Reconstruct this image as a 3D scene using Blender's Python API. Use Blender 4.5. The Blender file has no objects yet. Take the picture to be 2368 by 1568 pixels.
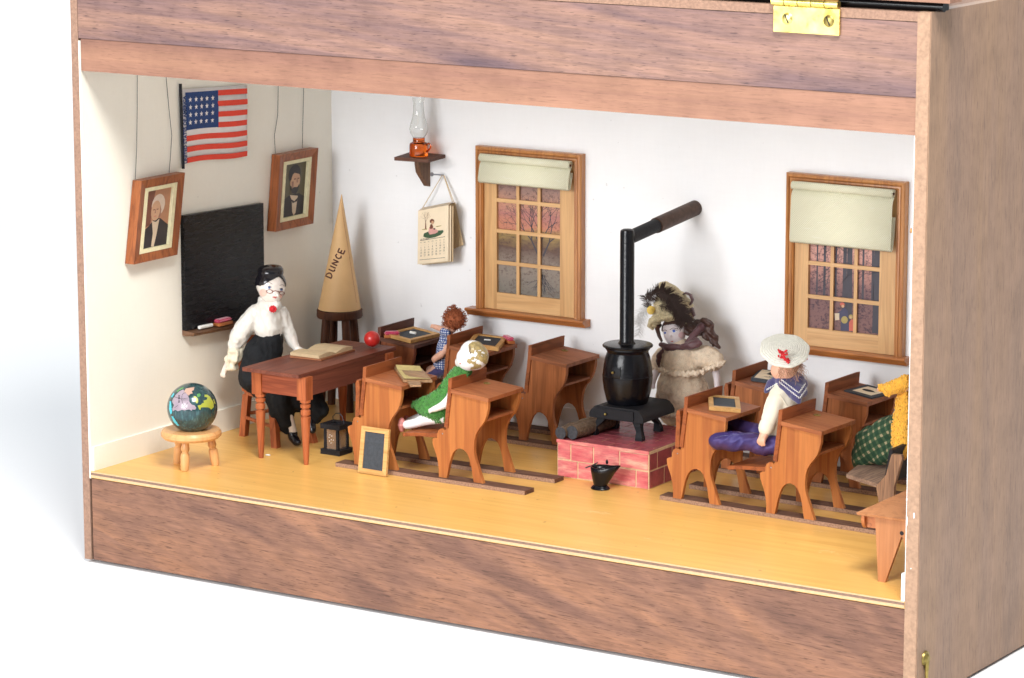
import bpy, bmesh, math, random
from mathutils import Vector, Matrix, noise
from mathutils.bvhtree import BVHTree
random.seed(7)
S = 0.01                      # everything below is written in centimetres
scn = bpy.context.scene
COL = scn.collection
PI = math.pi
V = Vector
# ------------------------------------------------------------------ camera
F, YAW, PITCH, ROLL = 7731.554, 0.57273, 0.19251, -0.00126
CAM = V((141.099, -167.058, 51.202))
_cy, _sy, _cp, _sp = math.cos(YAW), math.sin(YAW), math.cos(PITCH), math.sin(PITCH)
_f = V((-_sy*_cp, _cy*_cp, -_sp)); _r = V((_cy, _sy, 0)); _u = _r.cross(_f)
_cr, _sr = math.cos(ROLL), math.sin(ROLL)
CR = _cr*_r + _sr*_u; CU = -_sr*_r + _cr*_u; CF = _f
cd = bpy.data.cameras.new('camera'); cam = bpy.data.objects.new('camera', cd); COL.objects.link(cam)
cam.matrix_world = Matrix(((CR.x, CU.x, -CF.x, CAM.x*S), (CR.y, CU.y, -CF.y, CAM.y*S), (CR.z, CU.z, -CF.z, CAM.z*S), (0, 0, 0, 1)))
cd.sensor_width = 36; cd.lens = F/2367*36; cd.clip_start = .05; cd.clip_end = 60
scn.camera = cam
# measured spots of the photograph turned into points at a known depth (real place of each thing)
Z = {'D': (0, 0, 1.5615), 'r1': (240, 220, 1/2.368), 'r2': (400, 600, 1/2.45), 'r3': (540, 900, 1/1.867), 'r4': (1150, 1050, 1/1.96),
     'r5': (1100, 300, 1/1.7426), 'r6': (1900, 650, 1/1.307), 'r7': (2350, 1150, 1/1.568), 'r8': (2600, 0, 1/1.425),
     's1': (0, 1400, 1/1.4958), 's3': (2500, 1700, 1/1.98), 's6': (2150, 950, 1/2.613), 's7': (2400, 1150, 1/2.613),
     'n1': (1900, 1350, 1/3.484), 'n2': (1100, 1450, 1/6.273), 'n3': (1450, 480, 1/3.137), 'n4': (2750, 0, 1/4.736),
     'n5': (2800, 900, 1/3.136), 'n6': (560, 1350, 1/4.239), 'n7': (1500, 1050, 1/3.484)}
def ray(z, x, y):
    ox, oy, s = Z[z]; X = (ox+x*s)/1.5615; Y = (oy+y*s)/1.5615
    return (CR*((X-1183.5)/F) + CU*(-(Y-784)/F) + CF).normalized()
def A(z, x, y, X=None, Y=None, H=None):
    d = ray(z, x, y)
    if X is not None: t = (X-CAM.x)/d.x
    elif Y is not None: t = (Y-CAM.y)/d.y
    else: t = (H-CAM.z)/d.z
    return CAM + d*t
def ppc(z, P):                # zone pixels per centimetre at P
    return 1.5615*F/((P-CAM).dot(CF))/Z[z][2]
def proj(z, P):
    q = P-CAM; w = q.dot(CF); X = 1183.5+F*q.dot(CR)/w; Y = 784-F*q.dot(CU)/w
    ox, oy, s = Z[z]; return ((X*1.5615-ox)/s, (Y*1.5615-oy)/s)
def B(z, l):                  # chain of (x, y, depth, radius) in zone pixels -> [(point, cm)]
    o = []
    for x, y, Y, r in l:
        P = A(z, x, y, Y=Y); o.append((P, r/ppc(z, P)))
    return o
# ------------------------------------------------------------------ object helpers
def thing(name, label, cat, loc=(0, 0, 0), group=None, rz=0):
    o = bpy.data.objects.new(name, None); COL.objects.link(o)
    o.empty_display_size = .01
    o.location = V(loc)*S; o.rotation_euler = (0, 0, rz)
    o['label'] = label; o['category'] = cat; o['base'] = list(loc)
    if group: o['group'] = group
    return o
def base_of(o):
    while o is not None:
        if 'base' in o.keys(): return V(o['base'])
        o = o.parent
    return V((0, 0, 0))
def obj(name, bm, m, parent=None, smooth=35, loc=None, local=False, bev=0, seg=2):
    if bev:
        ed = [e for e in bm.edges if len(e.link_faces) == 2 and e.calc_face_angle(0) > .6]
        bmesh.ops.bevel(bm, geom=ed, offset=bev, segments=seg, profile=.6, affect='EDGES', clamp_overlap=True)
    me = bpy.data.meshes.new(name)
    b = V((0, 0, 0)) if local else (V(loc) if loc is not None else base_of(parent))
    for v in bm.verts: v.co = (v.co-b)*S
    bmesh.ops.recalc_face_normals(bm, faces=bm.faces)
    bm.to_mesh(me); bm.free()
    for x in (m if isinstance(m, (list, tuple)) else [m]): me.materials.append(x)
    o = bpy.data.objects.new(name, me); COL.objects.link(o)
    if smooth:
        for p in me.polygons: p.use_smooth = True
        me.set_sharp_from_angle(angle=math.radians(smooth))
    if parent is not None: o.parent = parent
    elif loc is not None: o.location = V(loc)*S; 
    if loc is not None: o['base'] = list(loc)
    return o
def tag(o, label=None, cat=None, group=None, kind=None):
    if label: o['label'] = label
    if cat: o['category'] = cat
    if group: o['group'] = group
    if kind: o['kind'] = kind
    return o
def nb(): return bmesh.new()
def box(bm, x0, x1, y0, y1, z0, z1, mi=0):
    vs = [bm.verts.new((x, y, z)) for x in (x0, x1) for y in (y0, y1) for z in (z0, z1)]
    for q in ((0, 1, 3, 2), (4, 6, 7, 5), (0, 4, 5, 1), (2, 3, 7, 6), (0, 2, 6, 4), (1, 5, 7, 3)):
        f = bm.faces.new([vs[i] for i in q]); f.material_index = mi
    return bm
def mbox(*a): return box(nb(), *a)
def hexa(bm, b4, t4, mi=0):   # bottom ring, top ring
    lo = [bm.verts.new(p) for p in b4]; hi = [bm.verts.new(p) for p in t4]; n = len(lo)
    bm.faces.new(lo[::-1]).material_index = mi; bm.faces.new(hi).material_index = mi
    for i in range(n): bm.faces.new((lo[i], lo[(i+1) % n], hi[(i+1) % n], hi[i])).material_index = mi
    return bm
def prism(bm, poly, a, b, axis='y', mi=0):
    def p3(p, t): return {'y': (p[0], t, p[1]), 'x': (t, p[0], p[1]), 'z': (p[0], p[1], t)}[axis]
    return hexa(bm, [p3(p, a) for p in poly], [p3(p, b) for p in poly], mi)
def frame_of(d):
    d = d.normalized(); a = V((0, 0, 1)) if abs(d.z) < .9 else V((1, 0, 0))
    u = d.cross(a).normalized(); return u, d.cross(u)
def tube(bm, pts, r, n=8, cap=True, mi=0, flat=None):
    pts = [V(p) for p in pts]; m = len(pts)
    rs = r if isinstance(r, (list, tuple)) else [r]*m
    rings = []; u = None
    for i, p in enumerate(pts):
        d = (pts[min(i+1, m-1)]-pts[max(i-1, 0)])
        if d.length < 1e-9: d = V((0, 0, 1))
        d.normalize()
        if u is None: u, w = frame_of(d)
        else:
            u = (u-d*u.dot(d))
            if u.length < 1e-6: u, _ = frame_of(d)
            u.normalize(); w = d.cross(u)
        k = 1 if flat is None else flat
        rings.append([bm.verts.new(p+(u*math.cos(2*PI*j/n)+w*math.sin(2*PI*j/n)*k)*rs[i]) for j in range(n)])
    for a, b in zip(rings, rings[1:]):
        for j in range(n): bm.faces.new((a[j], a[(j+1) % n], b[(j+1) % n], b[j])).material_index = mi
    if cap:
        bm.faces.new(rings[0][::-1]).material_index = mi; bm.faces.new(rings[-1]).material_index = mi
    return bm
def lathe(bm, prof, c=(0, 0, 0), n=32, M=None, mi=0, wob=None):
    c = V(c); rings = []
    for r, z in prof:
        if r < 1e-5:
            p = V((0, 0, z)); rings.append([bm.verts.new(((M @ p) if M else p)+c)]); continue
        ring = []
        for j in range(n):
            a = 2*PI*j/n; rr = r*(1+(wob(a, z) if wob else 0)); p = V((rr*math.cos(a), rr*math.sin(a), z))
            ring.append(bm.verts.new(((M @ p) if M else p)+c))
        rings.append(ring)
    for a, b in zip(rings, rings[1:]):
        if len(a) == 1 and len(b) == 1: continue
        for j in range(n):
            k = (j+1) % n
            if len(a) == 1: f = bm.faces.new((a[0], b[k], b[j]))
            elif len(b) == 1: f = bm.faces.new((a[j], a[k], b[0]))
            else: f = bm.faces.new((a[j], a[k], b[k], b[j]))
            f.material_index = mi
    return bm
def ball(bm, c, r, sub=2, sc=None, M=None):
    g = bmesh.ops.create_icosphere(bm, subdivisions=sub, radius=1)
    for v in g['verts']:
        p = v.co*r if sc is None else V((v.co.x*sc[0], v.co.y*sc[1], v.co.z*sc[2]))
        if M: p = M @ p
        v.co = p+V(c)
    return bm
def chain(bm, l):
    for P, r in l: ball(bm, P, r, 3 if r > .5 else 2)
    for (P, r), (Q, q) in zip(l, l[1:]):
        n = 6
        if (P-Q).length > 1e-4: tube(bm, [P.lerp(Q, i/n) for i in range(n+1)], [r+(q-r)*i/n for i in range(n+1)], 16)
    return bm
def fuse(bm, vox=.06, it=3, disp=None):
    me = bpy.data.meshes.new('tmp'); bm.to_mesh(me); bm.free()
    o = bpy.data.objects.new('tmp', me); COL.objects.link(o)
    md = o.modifiers.new('r', 'REMESH'); md.mode = 'VOXEL'; md.voxel_size = vox
    dg = bpy.context.evaluated_depsgraph_get(); dg.update()
    m2 = bpy.data.meshes.new_from_object(o.evaluated_get(dg))
    out = nb(); out.from_mesh(m2)
    bpy.data.objects.remove(o); bpy.data.meshes.remove(me); bpy.data.meshes.remove(m2)
    for _ in range(it): bmesh.ops.smooth_vert(out, verts=out.verts, factor=.5, use_axis_x=True, use_axis_y=True, use_axis_z=True)
    out.normal_update()
    if disp:
        mv = [(v, v.normal.copy()*disp(v.co, v.normal)) for v in out.verts]
        for v, d in mv: v.co += d
        out.normal_update()
    return out
def bvh(bm): return BVHTree.FromBMesh(bm)
def hit(T, z, x, y, off=.015):
    d = ray(z, x, y); p, n, i, t = T.ray_cast(CAM, d)
    if p is None: return None
    if n.dot(d) > 0: n = -n
    return p+n*off
def inside(poly, x, y):
    c = False; j = len(poly)-1
    for i in range(len(poly)):
        xi, yi = poly[i]; xj, yj = poly[j]
        if (yi > y) != (yj > y) and x < (xj-xi)*(y-yi)/(yj-yi)+xi: c = not c
        j = i
    return c
def patch(bm, T, z, poly, step, off=.015, mi=0):
    xs = [p[0] for p in poly]; ys = [p[1] for p in poly]; cache = {}
    x0, y0 = min(xs), min(ys); nx = int((max(xs)-x0)/step)+2; ny = int((max(ys)-y0)/step)+2
    def g(i, j):
        if (i, j) not in cache:
            p = hit(T, z, x0+i*step, y0+j*step, off); cache[(i, j)] = bm.verts.new(p) if p else None
        return cache[(i, j)]
    for i in range(nx):
        for j in range(ny):
            if inside(poly, x0+(i+.5)*step, y0+(j+.5)*step):
                q = [g(i, j), g(i+1, j), g(i+1, j+1), g(i, j+1)]
                if all(q):
                    co = [v.co for v in q]
                    if max((co[0]-co[2]).length, (co[1]-co[3]).length) < step*6/ppc(z, co[0]):
                        bm.faces.new(q).material_index = mi
    return bm
def stroke(bm, T, z, pts, r, off=.01, mi=0, n=6, sub=3):
    P = []
    for a, b in zip(pts, pts[1:]):
        for k in range(sub):
            P.append(hit(T, z, a[0]+(b[0]-a[0])*k/sub, a[1]+(b[1]-a[1])*k/sub, off))
    P.append(hit(T, z, pts[-1][0], pts[-1][1], off)); P = [p for p in P if p]
    if len(P) > 1: tube(bm, P, r, n, mi=mi)
    return bm
def ell(cx, cy, rx, ry, rot=0, n=18):
    c, s = math.cos(rot), math.sin(rot)
    return [(cx+rx*math.cos(2*PI*i/n)*c-ry*math.sin(2*PI*i/n)*s, cy+rx*math.cos(2*PI*i/n)*s+ry*math.sin(2*PI*i/n)*c) for i in range(n)]
def shell(src, sel, off):
    o = nb(); mp = {}
    for f in src.faces:
        if sel(f.calc_center_median(), f.normal):
            vs = []
            for v in f.verts:
                if v not in mp: mp[v] = o.verts.new(v.co+v.normal*off)
                vs.append(mp[v])
            o.faces.new(vs)
    return o
def text(bm, s, M, size, mi=0, ext=.004, align='CENTER', bold=0):
    c = bpy.data.curves.new('t', 'FONT'); c.body = s; c.size = size; c.align_x = align; c.align_y = 'CENTER'; c.extrude = ext; c.offset = bold
    o = bpy.data.objects.new('t', c); COL.objects.link(o)
    dg = bpy.context.evaluated_depsgraph_get(); dg.update()
    me = bpy.data.meshes.new_from_object(o.evaluated_get(dg))
    n0 = len(bm.verts); f0 = len(bm.faces); me.transform(M); bm.from_mesh(me)
    bm.faces.ensure_lookup_table()
    for f in bm.faces[f0:]: f.material_index = mi
    bpy.data.objects.remove(o); bpy.data.curves.remove(c); bpy.data.meshes.remove(me)
    return bm
def rot(ax, deg): return Matrix.Rotation(math.radians(deg), 4, ax)
# ------------------------------------------------------------------ materials
MATS = {}
class NT:
    def __init__(s, name):
        s.m = bpy.data.materials.new(name); s.m.use_nodes = True; s.t = s.m.node_tree
        s.p = s.t.nodes['Principled BSDF']; s.o = s.t.nodes['Material Output']; MATS[name] = s.m
    def n(s, k, **kw):
        nd = s.t.nodes.new(k)
        for a, b in kw.items():
            if a.startswith('i_'): nd.inputs[a[2:].replace('_', ' ')].default_value = b
            else: setattr(nd, a, b)
        return nd
    def l(s, a, b): s.t.links.new(a, b)
    def coord(s, scale=(1, 1, 1), rot=(0, 0, 0), rnd=True, pre=None):
        tc = s.n('ShaderNodeTexCoord')
        if pre is not None:
            m0 = s.n('ShaderNodeMapping'); m0.inputs['Rotation'].default_value = pre; s.l(tc.outputs['Object'], m0.inputs['Vector']); src = m0.outputs[0]
        else: src = tc.outputs['Object']
        mp = s.n('ShaderNodeMapping'); mp.inputs['Scale'].default_value = [100*k for k in scale]; mp.inputs['Rotation'].default_value = rot
        s.l(src, mp.inputs['Vector'])
        if not rnd: return mp.outputs[0]
        oi = s.n('ShaderNodeObjectInfo'); mu = s.n('ShaderNodeMath', operation='MULTIPLY'); mu.inputs[1].default_value = 37.0
        s.l(oi.outputs['Random'], mu.inputs[0]); ad = s.n('ShaderNodeVectorMath', operation='ADD')
        s.l(mp.outputs[0], ad.inputs[0]); s.l(mu.outputs[0], ad.inputs[1]); return ad.outputs[0]
    def noise(s, vec, scale=1, detail=4, rough=.5, dist=0):
        nd = s.n('ShaderNodeTexNoise'); nd.inputs['Scale'].default_value = scale; nd.inputs['Detail'].default_value = detail
        nd.inputs['Roughness'].default_value = rough; nd.inputs['Distortion'].default_value = dist; s.l(vec, nd.inputs['Vector']); return nd.outputs['Fac']
    def ramp(s, fac, stops, interp='LINEAR'):
        r = s.n('ShaderNodeValToRGB'); r.color_ramp.interpolation = interp; e = r.color_ramp.elements
        while len(e) < len(stops): e.new(.5)
        for i, (p, c) in enumerate(stops):
            e[i].position = p; e[i].color = (c[0], c[1], c[2], 1) if isinstance(c, (tuple, list)) else (c, c, c, 1)
        s.l(fac, r.inputs[0]); return r.outputs[0]
    def mix(s, fac, a, b, mode='MIX'):
        m = s.n('ShaderNodeMix', data_type='RGBA', blend_type=mode)
        for k, v in ((0, fac), (6, a), (7, b)):
            if hasattr(v, 'is_output'): s.l(v, m.inputs[k])
            else: m.inputs[k].default_value = v if k == 0 else (v[0], v[1], v[2], 1)
        return m.outputs[2]
    def bump(s, h, st=.3, d=.0005, nrm=None):
        b = s.n('ShaderNodeBump'); b.inputs['Strength'].default_value = st; b.inputs['Distance'].default_value = d
        s.l(h, b.inputs['Height'])
        if nrm is not None: s.l(nrm, b.inputs['Normal'])
        s.l(b.outputs[0], s.p.inputs['Normal']); return b.outputs[0]
    def col(s, c):
        if hasattr(c, 'is_output'): s.l(c, s.p.inputs['Base Color'])
        else: s.p.inputs['Base Color'].default_value = (c[0], c[1], c[2], 1)
    def rough(s, r):
        if hasattr(r, 'is_output'): s.l(r, s.p.inputs['Roughness'])
        else: s.p.inputs['Roughness'].default_value = r
def mul(c, k): return tuple(x*k for x in c)
def plain(name, c, rough=.6, metal=0, var=.12, sc=2.0, bump=.15, bs=12, bd=.0003, sheen=0, coat=0):
    t = NT(name); v = t.coord(); n1 = t.noise(v, sc, 5, .6)
    t.col(t.ramp(n1, [(.3, mul(c, 1-var)), (.7, mul(c, 1+var))])); t.rough(rough); t.p.inputs['Metallic'].default_value = metal
    if bump: t.bump(t.noise(v, bs, 3), bump, bd)
    if sheen: t.p.inputs['Sheen Weight'].default_value = sheen
    if coat: t.p.inputs['Coat Weight'].default_value = coat; t.p.inputs['Coat Roughness'].default_value = .12
    return t.m
def wood(name, c1, c2, c3=None, axis='x', band=.9, fine=9, rough=.5, pore=.5, stretch=14, dist=.6, coat=0, bump=.25, rnd=True):
    t = NT(name); k = {'x': (1/stretch, 1, 1), 'y': (1, 1/stretch, 1), 'z': (1, 1, 1/stretch)}[axis]
    v = t.coord(k, rnd=rnd); w = t.noise(v, band, 3, .55, dist)
    lines = t.n('ShaderNodeMath', operation='SINE'); m = t.n('ShaderNodeMath', operation='MULTIPLY'); m.inputs[1].default_value = 38
    t.l(w, m.inputs[0]); t.l(m.outputs[0], lines.inputs[0])
    a = t.ramp(w, [(.35, c1), (.65, c2)])
    g = t.n('ShaderNodeMath', operation='MULTIPLY_ADD'); g.inputs[1].default_value = .5; g.inputs[2].default_value = .5; t.l(lines.outputs[0], g.inputs[0])
    a = t.mix(t.ramp(g.outputs[0], [(.55, 0), (1, .55)]), a, c3 or mul(c2, .6))
    k2 = {'x': (1/30, 1, 1), 'y': (1, 1/30, 1), 'z': (1, 1, 1/30)}[axis]
    v2 = t.coord(k2, rnd=rnd); f = t.noise(v2, fine, 4, .7)
    a = t.mix(1.0, a, t.ramp(f, [(.3, 1-pore*.45), (.6, 1.06)]), 'MULTIPLY')
    t.col(a); t.rough(rough); t.bump(f, bump, .0002)
    if coat: t.p.inputs['Coat Weight'].default_value = coat; t.p.inputs['Coat Roughness'].default_value = .2
    return t.m
def checks(name, base, c1, c2, per, ang=(0, 0, 0), both=None, bump=.4, thr=.5):
    t = NT(name); v = t.coord((1/per, 1/per, 1/per), ang, rnd=False); sx = t.n('ShaderNodeSeparateXYZ'); t.l(v, sx.inputs[0])
    fr = []
    for o in (0, 2):
        m = t.n('ShaderNodeMath', operation='FRACT'); t.l(sx.outputs[o], m.inputs[0])
        g = t.n('ShaderNodeMath', operation='GREATER_THAN'); g.inputs[1].default_value = thr; t.l(m.outputs[0], g.inputs[0]); fr.append(g.outputs[0])
    a = t.mix(fr[0], base, c1); b = t.mix(fr[0], c1, both or c2); c = t.mix(fr[1], a, b)
    nz = t.coord((1, 1, 1)); c = t.mix(1.0, c, t.ramp(t.noise(nz, 14, 3), [(.3, .75), (.7, 1.15)]), 'MULTIPLY')
    t.col(c); t.rough(.85); t.bump(t.noise(nz, 30, 2), bump, .0003); return t.m
# ------------------------------------------------------------------ material set
def walnut(name, axis='x', amp=1, c1=(.27, .135, .09), c2=(.135, .07, .055), warm=(.32, .155, .09), diag=0.0, along=.05, across=.38, dist=.5, mixk=.6):
    t = NT(name); z = axis == 'z'
    def k(al, ac): return (ac, ac, al) if z else (al, ac, ac)
    pre = (0, diag, 0)
    w = t.noise(t.coord(k(along, across), pre=pre), 1.0, 4, .5, dist)          # broad figure
    w2 = t.noise(t.coord(k(along*1.6, across*4), pre=(0, diag, 0)), 1.0, 3, .5, dist*.6)   # finer growth lines inside it
    a = t.ramp(w, [(.36, warm), (.5, c1), (.66, c2)])
    a = t.mix(t.ramp(w2, [(.44, 0), (.62, mixk)]), a, mul(c2, 1.05))
    f = t.noise(t.coord(k(.05, 1.0), pre=(0, diag*.1, 0)), 9, 4, .7)
    a = t.mix(1.0, a, t.ramp(f, [(.32, 1-.24*amp), (.66, 1+.12*amp)]), 'MULTIPLY')
    po = t.noise(t.coord(k(.075, 1.0), pre=(0, diag*.1, 0)), 15, 2, .5)
    a = t.mix(t.ramp(po, [(.60, 0), (.68, .62*amp)]), a, mul(c2, .38))
    sp = t.noise(t.coord((.5, .5, .5)), 1.0, 6, .6)
    a = t.mix(1.0, a, t.ramp(sp, [(.35, .9), (.6, 1.04)]), 'MULTIPLY')
    t.col(a); t.rough(.5); t.bump(po, .2, .0002); return t.m
def _spec():
    for m in bpy.data.materials:
        if m.name in MATS and any(k in m.name for k in ('cedar', 'wood', 'walnut', 'runner', 'stool', 'paint_', 'bench', 'black_', 'slate', 'cedar')): m.node_tree.nodes['Principled BSDF'].inputs['Specular IOR Level'].default_value = .25
M_front = walnut('walnut_front', c1=(.26, .130, .083), c2=(.17, .086, .061), warm=(.315, .152, .088), diag=-.32, along=.085, across=.36, dist=1.3, mixk=.38)
M_upper = walnut('walnut_upper', diag=-.10, c1=(0.266, 0.152, 0.122), c2=(0.126, 0.081, 0.092), warm=(0.318, 0.181, 0.133), along=.035, across=.34, dist=1.0, mixk=.45)
M_beam = walnut('walnut_beam', diag=-.02, amp=.5, c1=(0.308, 0.158, 0.105), c2=(0.252, 0.126, 0.091), warm=(0.364, 0.189, 0.122), along=.03, across=.5, mixk=.3)
M_side = walnut('walnut_side', axis='z', amp=.75, c1=(.345, .218, .150), c2=(.285, .188, .138), warm=(.37, .23, .145), along=.03, across=.25, mixk=.25)
M_ply = plain('ply_edge', (.30, .175, .12), .8, var=.25, sc=6, bump=.6, bs=18, bd=.0005)
M_plylt = plain('ply_light', (.60, .40, .22), .7, var=.1, sc=4)
M_plybr = plain('ply_brown', (.22, .13, .09), .7, var=.2, sc=6)
def paint(name, c, streak=.03):
    t = NT(name); a = t.noise(t.coord((1, 1, .12)), 5, 5, .6); b = t.noise(t.coord((.1, .5, 1)), 6, 4, .6)
    m = t.mix(.5, t.ramp(a, [(.3, 1-streak), (.7, 1)]), t.ramp(b, [(.3, 1-streak), (.7, 1)]))
    sp = t.noise(t.coord((1, 1, 1)), 3.1, 2, .3)
    base = t.mix(t.ramp(sp, [(.80, 0), (.82, .4)]), mul(c, 1), mul(c, .55))
    big = t.noise(t.coord((.12, .12, .12)), 1, 4, .5)
    t.col(t.mix(1.0, t.mix(1.0, base, m, 'MULTIPLY'), t.ramp(big, [(.3, .95), (.6, 1)]), 'MULTIPLY'))
    t.rough(.55); t.bump(b, .12, .0002); return t.m
M_wallw = paint('paint_white', (.88, .885, .895)); M_wallc = paint('paint_cream', (.87, .84, .745))
def floor_mat():
    t = NT('varnished_floor'); v = t.coord((.05, 1, 1), rnd=False); f = t.noise(v, 2.2, 5, .6, .3)
    a = t.ramp(f, [(.2, (.64, .34, .085)), (.55, (.74, .42, .115)), (.85, (.80, .49, .15))])
    g = t.noise(t.coord((.03, 1.2, 1), rnd=False), 6, 3, .6)
    a = t.mix(1.0, a, t.ramp(g, [(.3, .96), (.6, 1.02)]), 'MULTIPLY')
    s = t.noise(t.coord((.4, .9, 1), rnd=False), 1.1, 5, .7); a = t.mix(t.ramp(s, [(.70, 0), (.78, .45)]), a, (.85, .66, .42))
    d = t.noise(t.coord((1, 1, 1), rnd=False), 2.3, 2, .4); a = t.mix(t.ramp(d, [(.745, 0), (.765, .6)]), a, (.25, .10, .03))
    t.col(a); t.rough(.38); t.p.inputs['Coat Weight'].default_value = .25; t.p.inputs['Coat Roughness'].default_value = .25
    t.bump(g, .08, .0002); return t.m
M_floor = floor_mat()
M_desk = wood('cedar_panel', (.46, .168, .048), (.41, .14, .036), (.27, .07, .02), 'z', band=.5, fine=7, pore=.3, stretch=34, dist=.15, rough=.55)
M_deskx = wood('cedar_top', (.38, .135, .05), (.33, .105, .037), (.22, .06, .022), 'x', band=.8, fine=7, pore=.3, stretch=30, dist=.15, rough=.5)
M_desky = wood('cedar_board', (.32, .092, .026), (.26, .068, .02), (.16, .04, .014), 'y', band=.8, fine=7, pore=.4, stretch=9, rough=.55)
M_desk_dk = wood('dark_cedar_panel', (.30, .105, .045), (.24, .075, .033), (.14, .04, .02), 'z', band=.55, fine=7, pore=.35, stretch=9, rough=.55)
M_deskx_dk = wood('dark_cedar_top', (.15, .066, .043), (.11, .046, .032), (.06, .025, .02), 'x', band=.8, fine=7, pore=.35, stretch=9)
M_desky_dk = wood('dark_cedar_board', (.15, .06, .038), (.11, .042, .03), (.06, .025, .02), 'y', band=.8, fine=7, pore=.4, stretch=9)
M_tabtop = wood('table_red_wood', (.20, .062, .036), (.16, .048, .03), (.10, .03, .02), 'y', band=.8, fine=8, pore=.5, rough=.5)
M_tableg = wood('table_leg_wood', (.43, .125, .045), (.35, .09, .03), (.2, .05, .02), 'z', band=1.2, fine=8, pore=.4, rough=.42)
M_runner = wood('dark_runner', (.17, .085, .052), (.125, .06, .04), (.07, .03, .02), 'x', band=1.5, fine=9, pore=.7, rough=.7)
M_runedge = plain('runner_raw_edge', (.33, .20, .135), .85, var=.45, sc=10, bump=.8, bs=20, bd=.0006)
M_stool = wood('stool_maple', (.66, .36, .15), (.60, .31, .12), (.50, .22, .08), 'z', band=.6, fine=6, pore=.15, rough=.38, coat=.25)
M_dkstool = wood('dark_stool', (.12, .045, .022), (.08, .03, .016), (.04, .015, .01), 'z', band=1, rough=.5)
M_winfr = wood('window_oak', (.52, .23, .07), (.45, .18, .05), (.3, .1, .03), 'z', band=.7, fine=9, pore=.4, rough=.38, coat=.3)
M_winfx = wood('window_oak_sill', (.47, .17, .045), (.38, .13, .035), (.25, .08, .02), 'x', band=.7, fine=9, pore=.4, rough=.38, coat=.3)
M_sash = wood('sash_birch', (.62, .37, .16), (.57, .32, .13), (.46, .24, .09), 'z', band=.5, fine=9, pore=.25, rough=.42, coat=.2)
M_sashx = wood('sash_birch_rail', (.66, .40, .18), (.60, .35, .15), (.50, .27, .10), 'x', band=.5, fine=9, pore=.25, rough=.42, coat=.2)
M_frame = wood('picture_frame_wood', (.33, .105, .035), (.27, .08, .025), (.15, .04, .015), 'z', band=.8, rough=.4, coat=.2)
M_mat = plain('cream_mat', (.72, .66, .42), .7, var=.1, sc=3)
def blackboard():
    t = NT('blackboard_paint'); f = t.noise(t.coord((1, .18, 1)), 4, 5, .6)
    t.col(t.ramp(f, [(.3, (.003, .003, .004)), (.7, (.008, .008, .010))])); t.rough(t.ramp(f, [(.3, .2), (.7, .34)])); t.p.inputs['Specular IOR Level'].default_value = .25; t.bump(f, .5, .0005); return t.m
M_board = blackboard()
M_black = plain('black_enamel', (.004, .004, .006), .26, var=.2, bump=.25, bs=6, bd=.0006, coat=.1)
M_blackm = plain('black_matt_paint', (.010, .010, .013), .55, var=.25, bump=.5, bs=18, bd=.0005)
M_rust = plain('rusty_tin', (.07, .035, .022), .5, metal=.4, var=.4, sc=3)
M_tin = plain('dull_tin', (.05, .055, .06), .35, metal=.8, var=.3)
M_steel = plain('grey_steel', (.32, .33, .36), .35, metal=.9, bump=0)
def brass():
    t = NT('polished_brass'); f = t.noise(t.coord((.8, .8, .8)), 1.2, 4, .6)
    t.col(t.ramp(f, [(.3, (.86, .66, .16)), (.7, (.95, .80, .30))])); t.p.inputs['Metallic'].default_value = 1
    t.rough(t.ramp(f, [(.3, .22), (.7, .4)])); return t.m
M_brass = brass(); M_brassdk = plain('tarnished_brass', (.34, .26, .08), .4, metal=.9, var=.3)
M_wire = plain('thin_wire', (.10, .10, .09), .4, metal=.6, bump=0)
M_chalk = plain('chalk', (.82, .81, .77), .9, bump=.3); M_pink = plain('pink_felt', (.52, .02, .09), .95, var=.2, bump=.8, sheen=.5)
M_slate = plain('slate', (.05, .058, .07), .6, var=.2, sc=5, bump=.3)
M_slatefr = wood('slate_frame', (.66, .39, .15), (.60, .34, .12), (.48, .24, .07), 'x', band=.6, rough=.45)
M_paper = plain('old_paper', (.56, .42, .25), .8, var=.1, sc=2); M_paperl = plain('cream_paper', (.82, .69, .50), .8, var=.05, sc=1, bump=.05)
M_leather = plain('brown_leather', (.30, .11, .045), .6, var=.2, bump=.5)
M_red = plain('red_lacquer', (.52, .022, .018), .33, var=.12, coat=.2); M_ink = plain('black_ink', (.02, .018, .02), .7, bump=0)
M_inkbr = plain('brown_ink', (.085, .02, .015), .7, bump=0)
M_cone = plain('tan_card', (.68, .43, .20), .6, var=.05, sc=.7, bump=.08)
M_porc = plain('white_porcelain', (.84, .77, .70), .22, var=.02, bump=0, coat=.4); M_porcw = plain('bare_bisque', (.83, .83, .82), .3, var=.02, bump=0, coat=.3)
M_porcp = plain('grey_bisque', (.72, .65, .66), .35, var=.03, bump=0)
M_flesh = plain('peach_plastic', (.74, .42, .30), .5, var=.08, bump=.1); M_cream = plain('cream_hand', (.78, .66, .45), .35, var=.05, bump=0, coat=.3)
M_hairbk = plain('black_glazed_hair', (.010, .009, .012), .16, var=.1, bump=0, coat=.5)
M_blush = plain('blush', (.74, .36, .27), .35, bump=0); M_lip = plain('lip', (.55, .14, .12), .4, bump=0); M_brow = plain('brow', (.13, .08, .07), .6, bump=0)
M_eye = plain('blue_eye', (.06, .10, .22), .25, bump=0); M_eyew = plain('eye_white', (.80, .80, .82), .25, bump=0)
M_specs = plain('brown_specs', (.22, .05, .03), .4, bump=0)
M_silk = plain('ivory_silk', (.74, .71, .65), .42, var=.03, bump=.3, bs=1.2, bd=.002, sheen=.4)
M_muslin = plain('cream_muslin', (.72, .65, .50), .8, var=.05, bump=.4, sheen=.2)
M_blkcl = plain('black_cotton', (.010, .011, .013), .85, var=.3, bump=.5, bs=25); 
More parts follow.
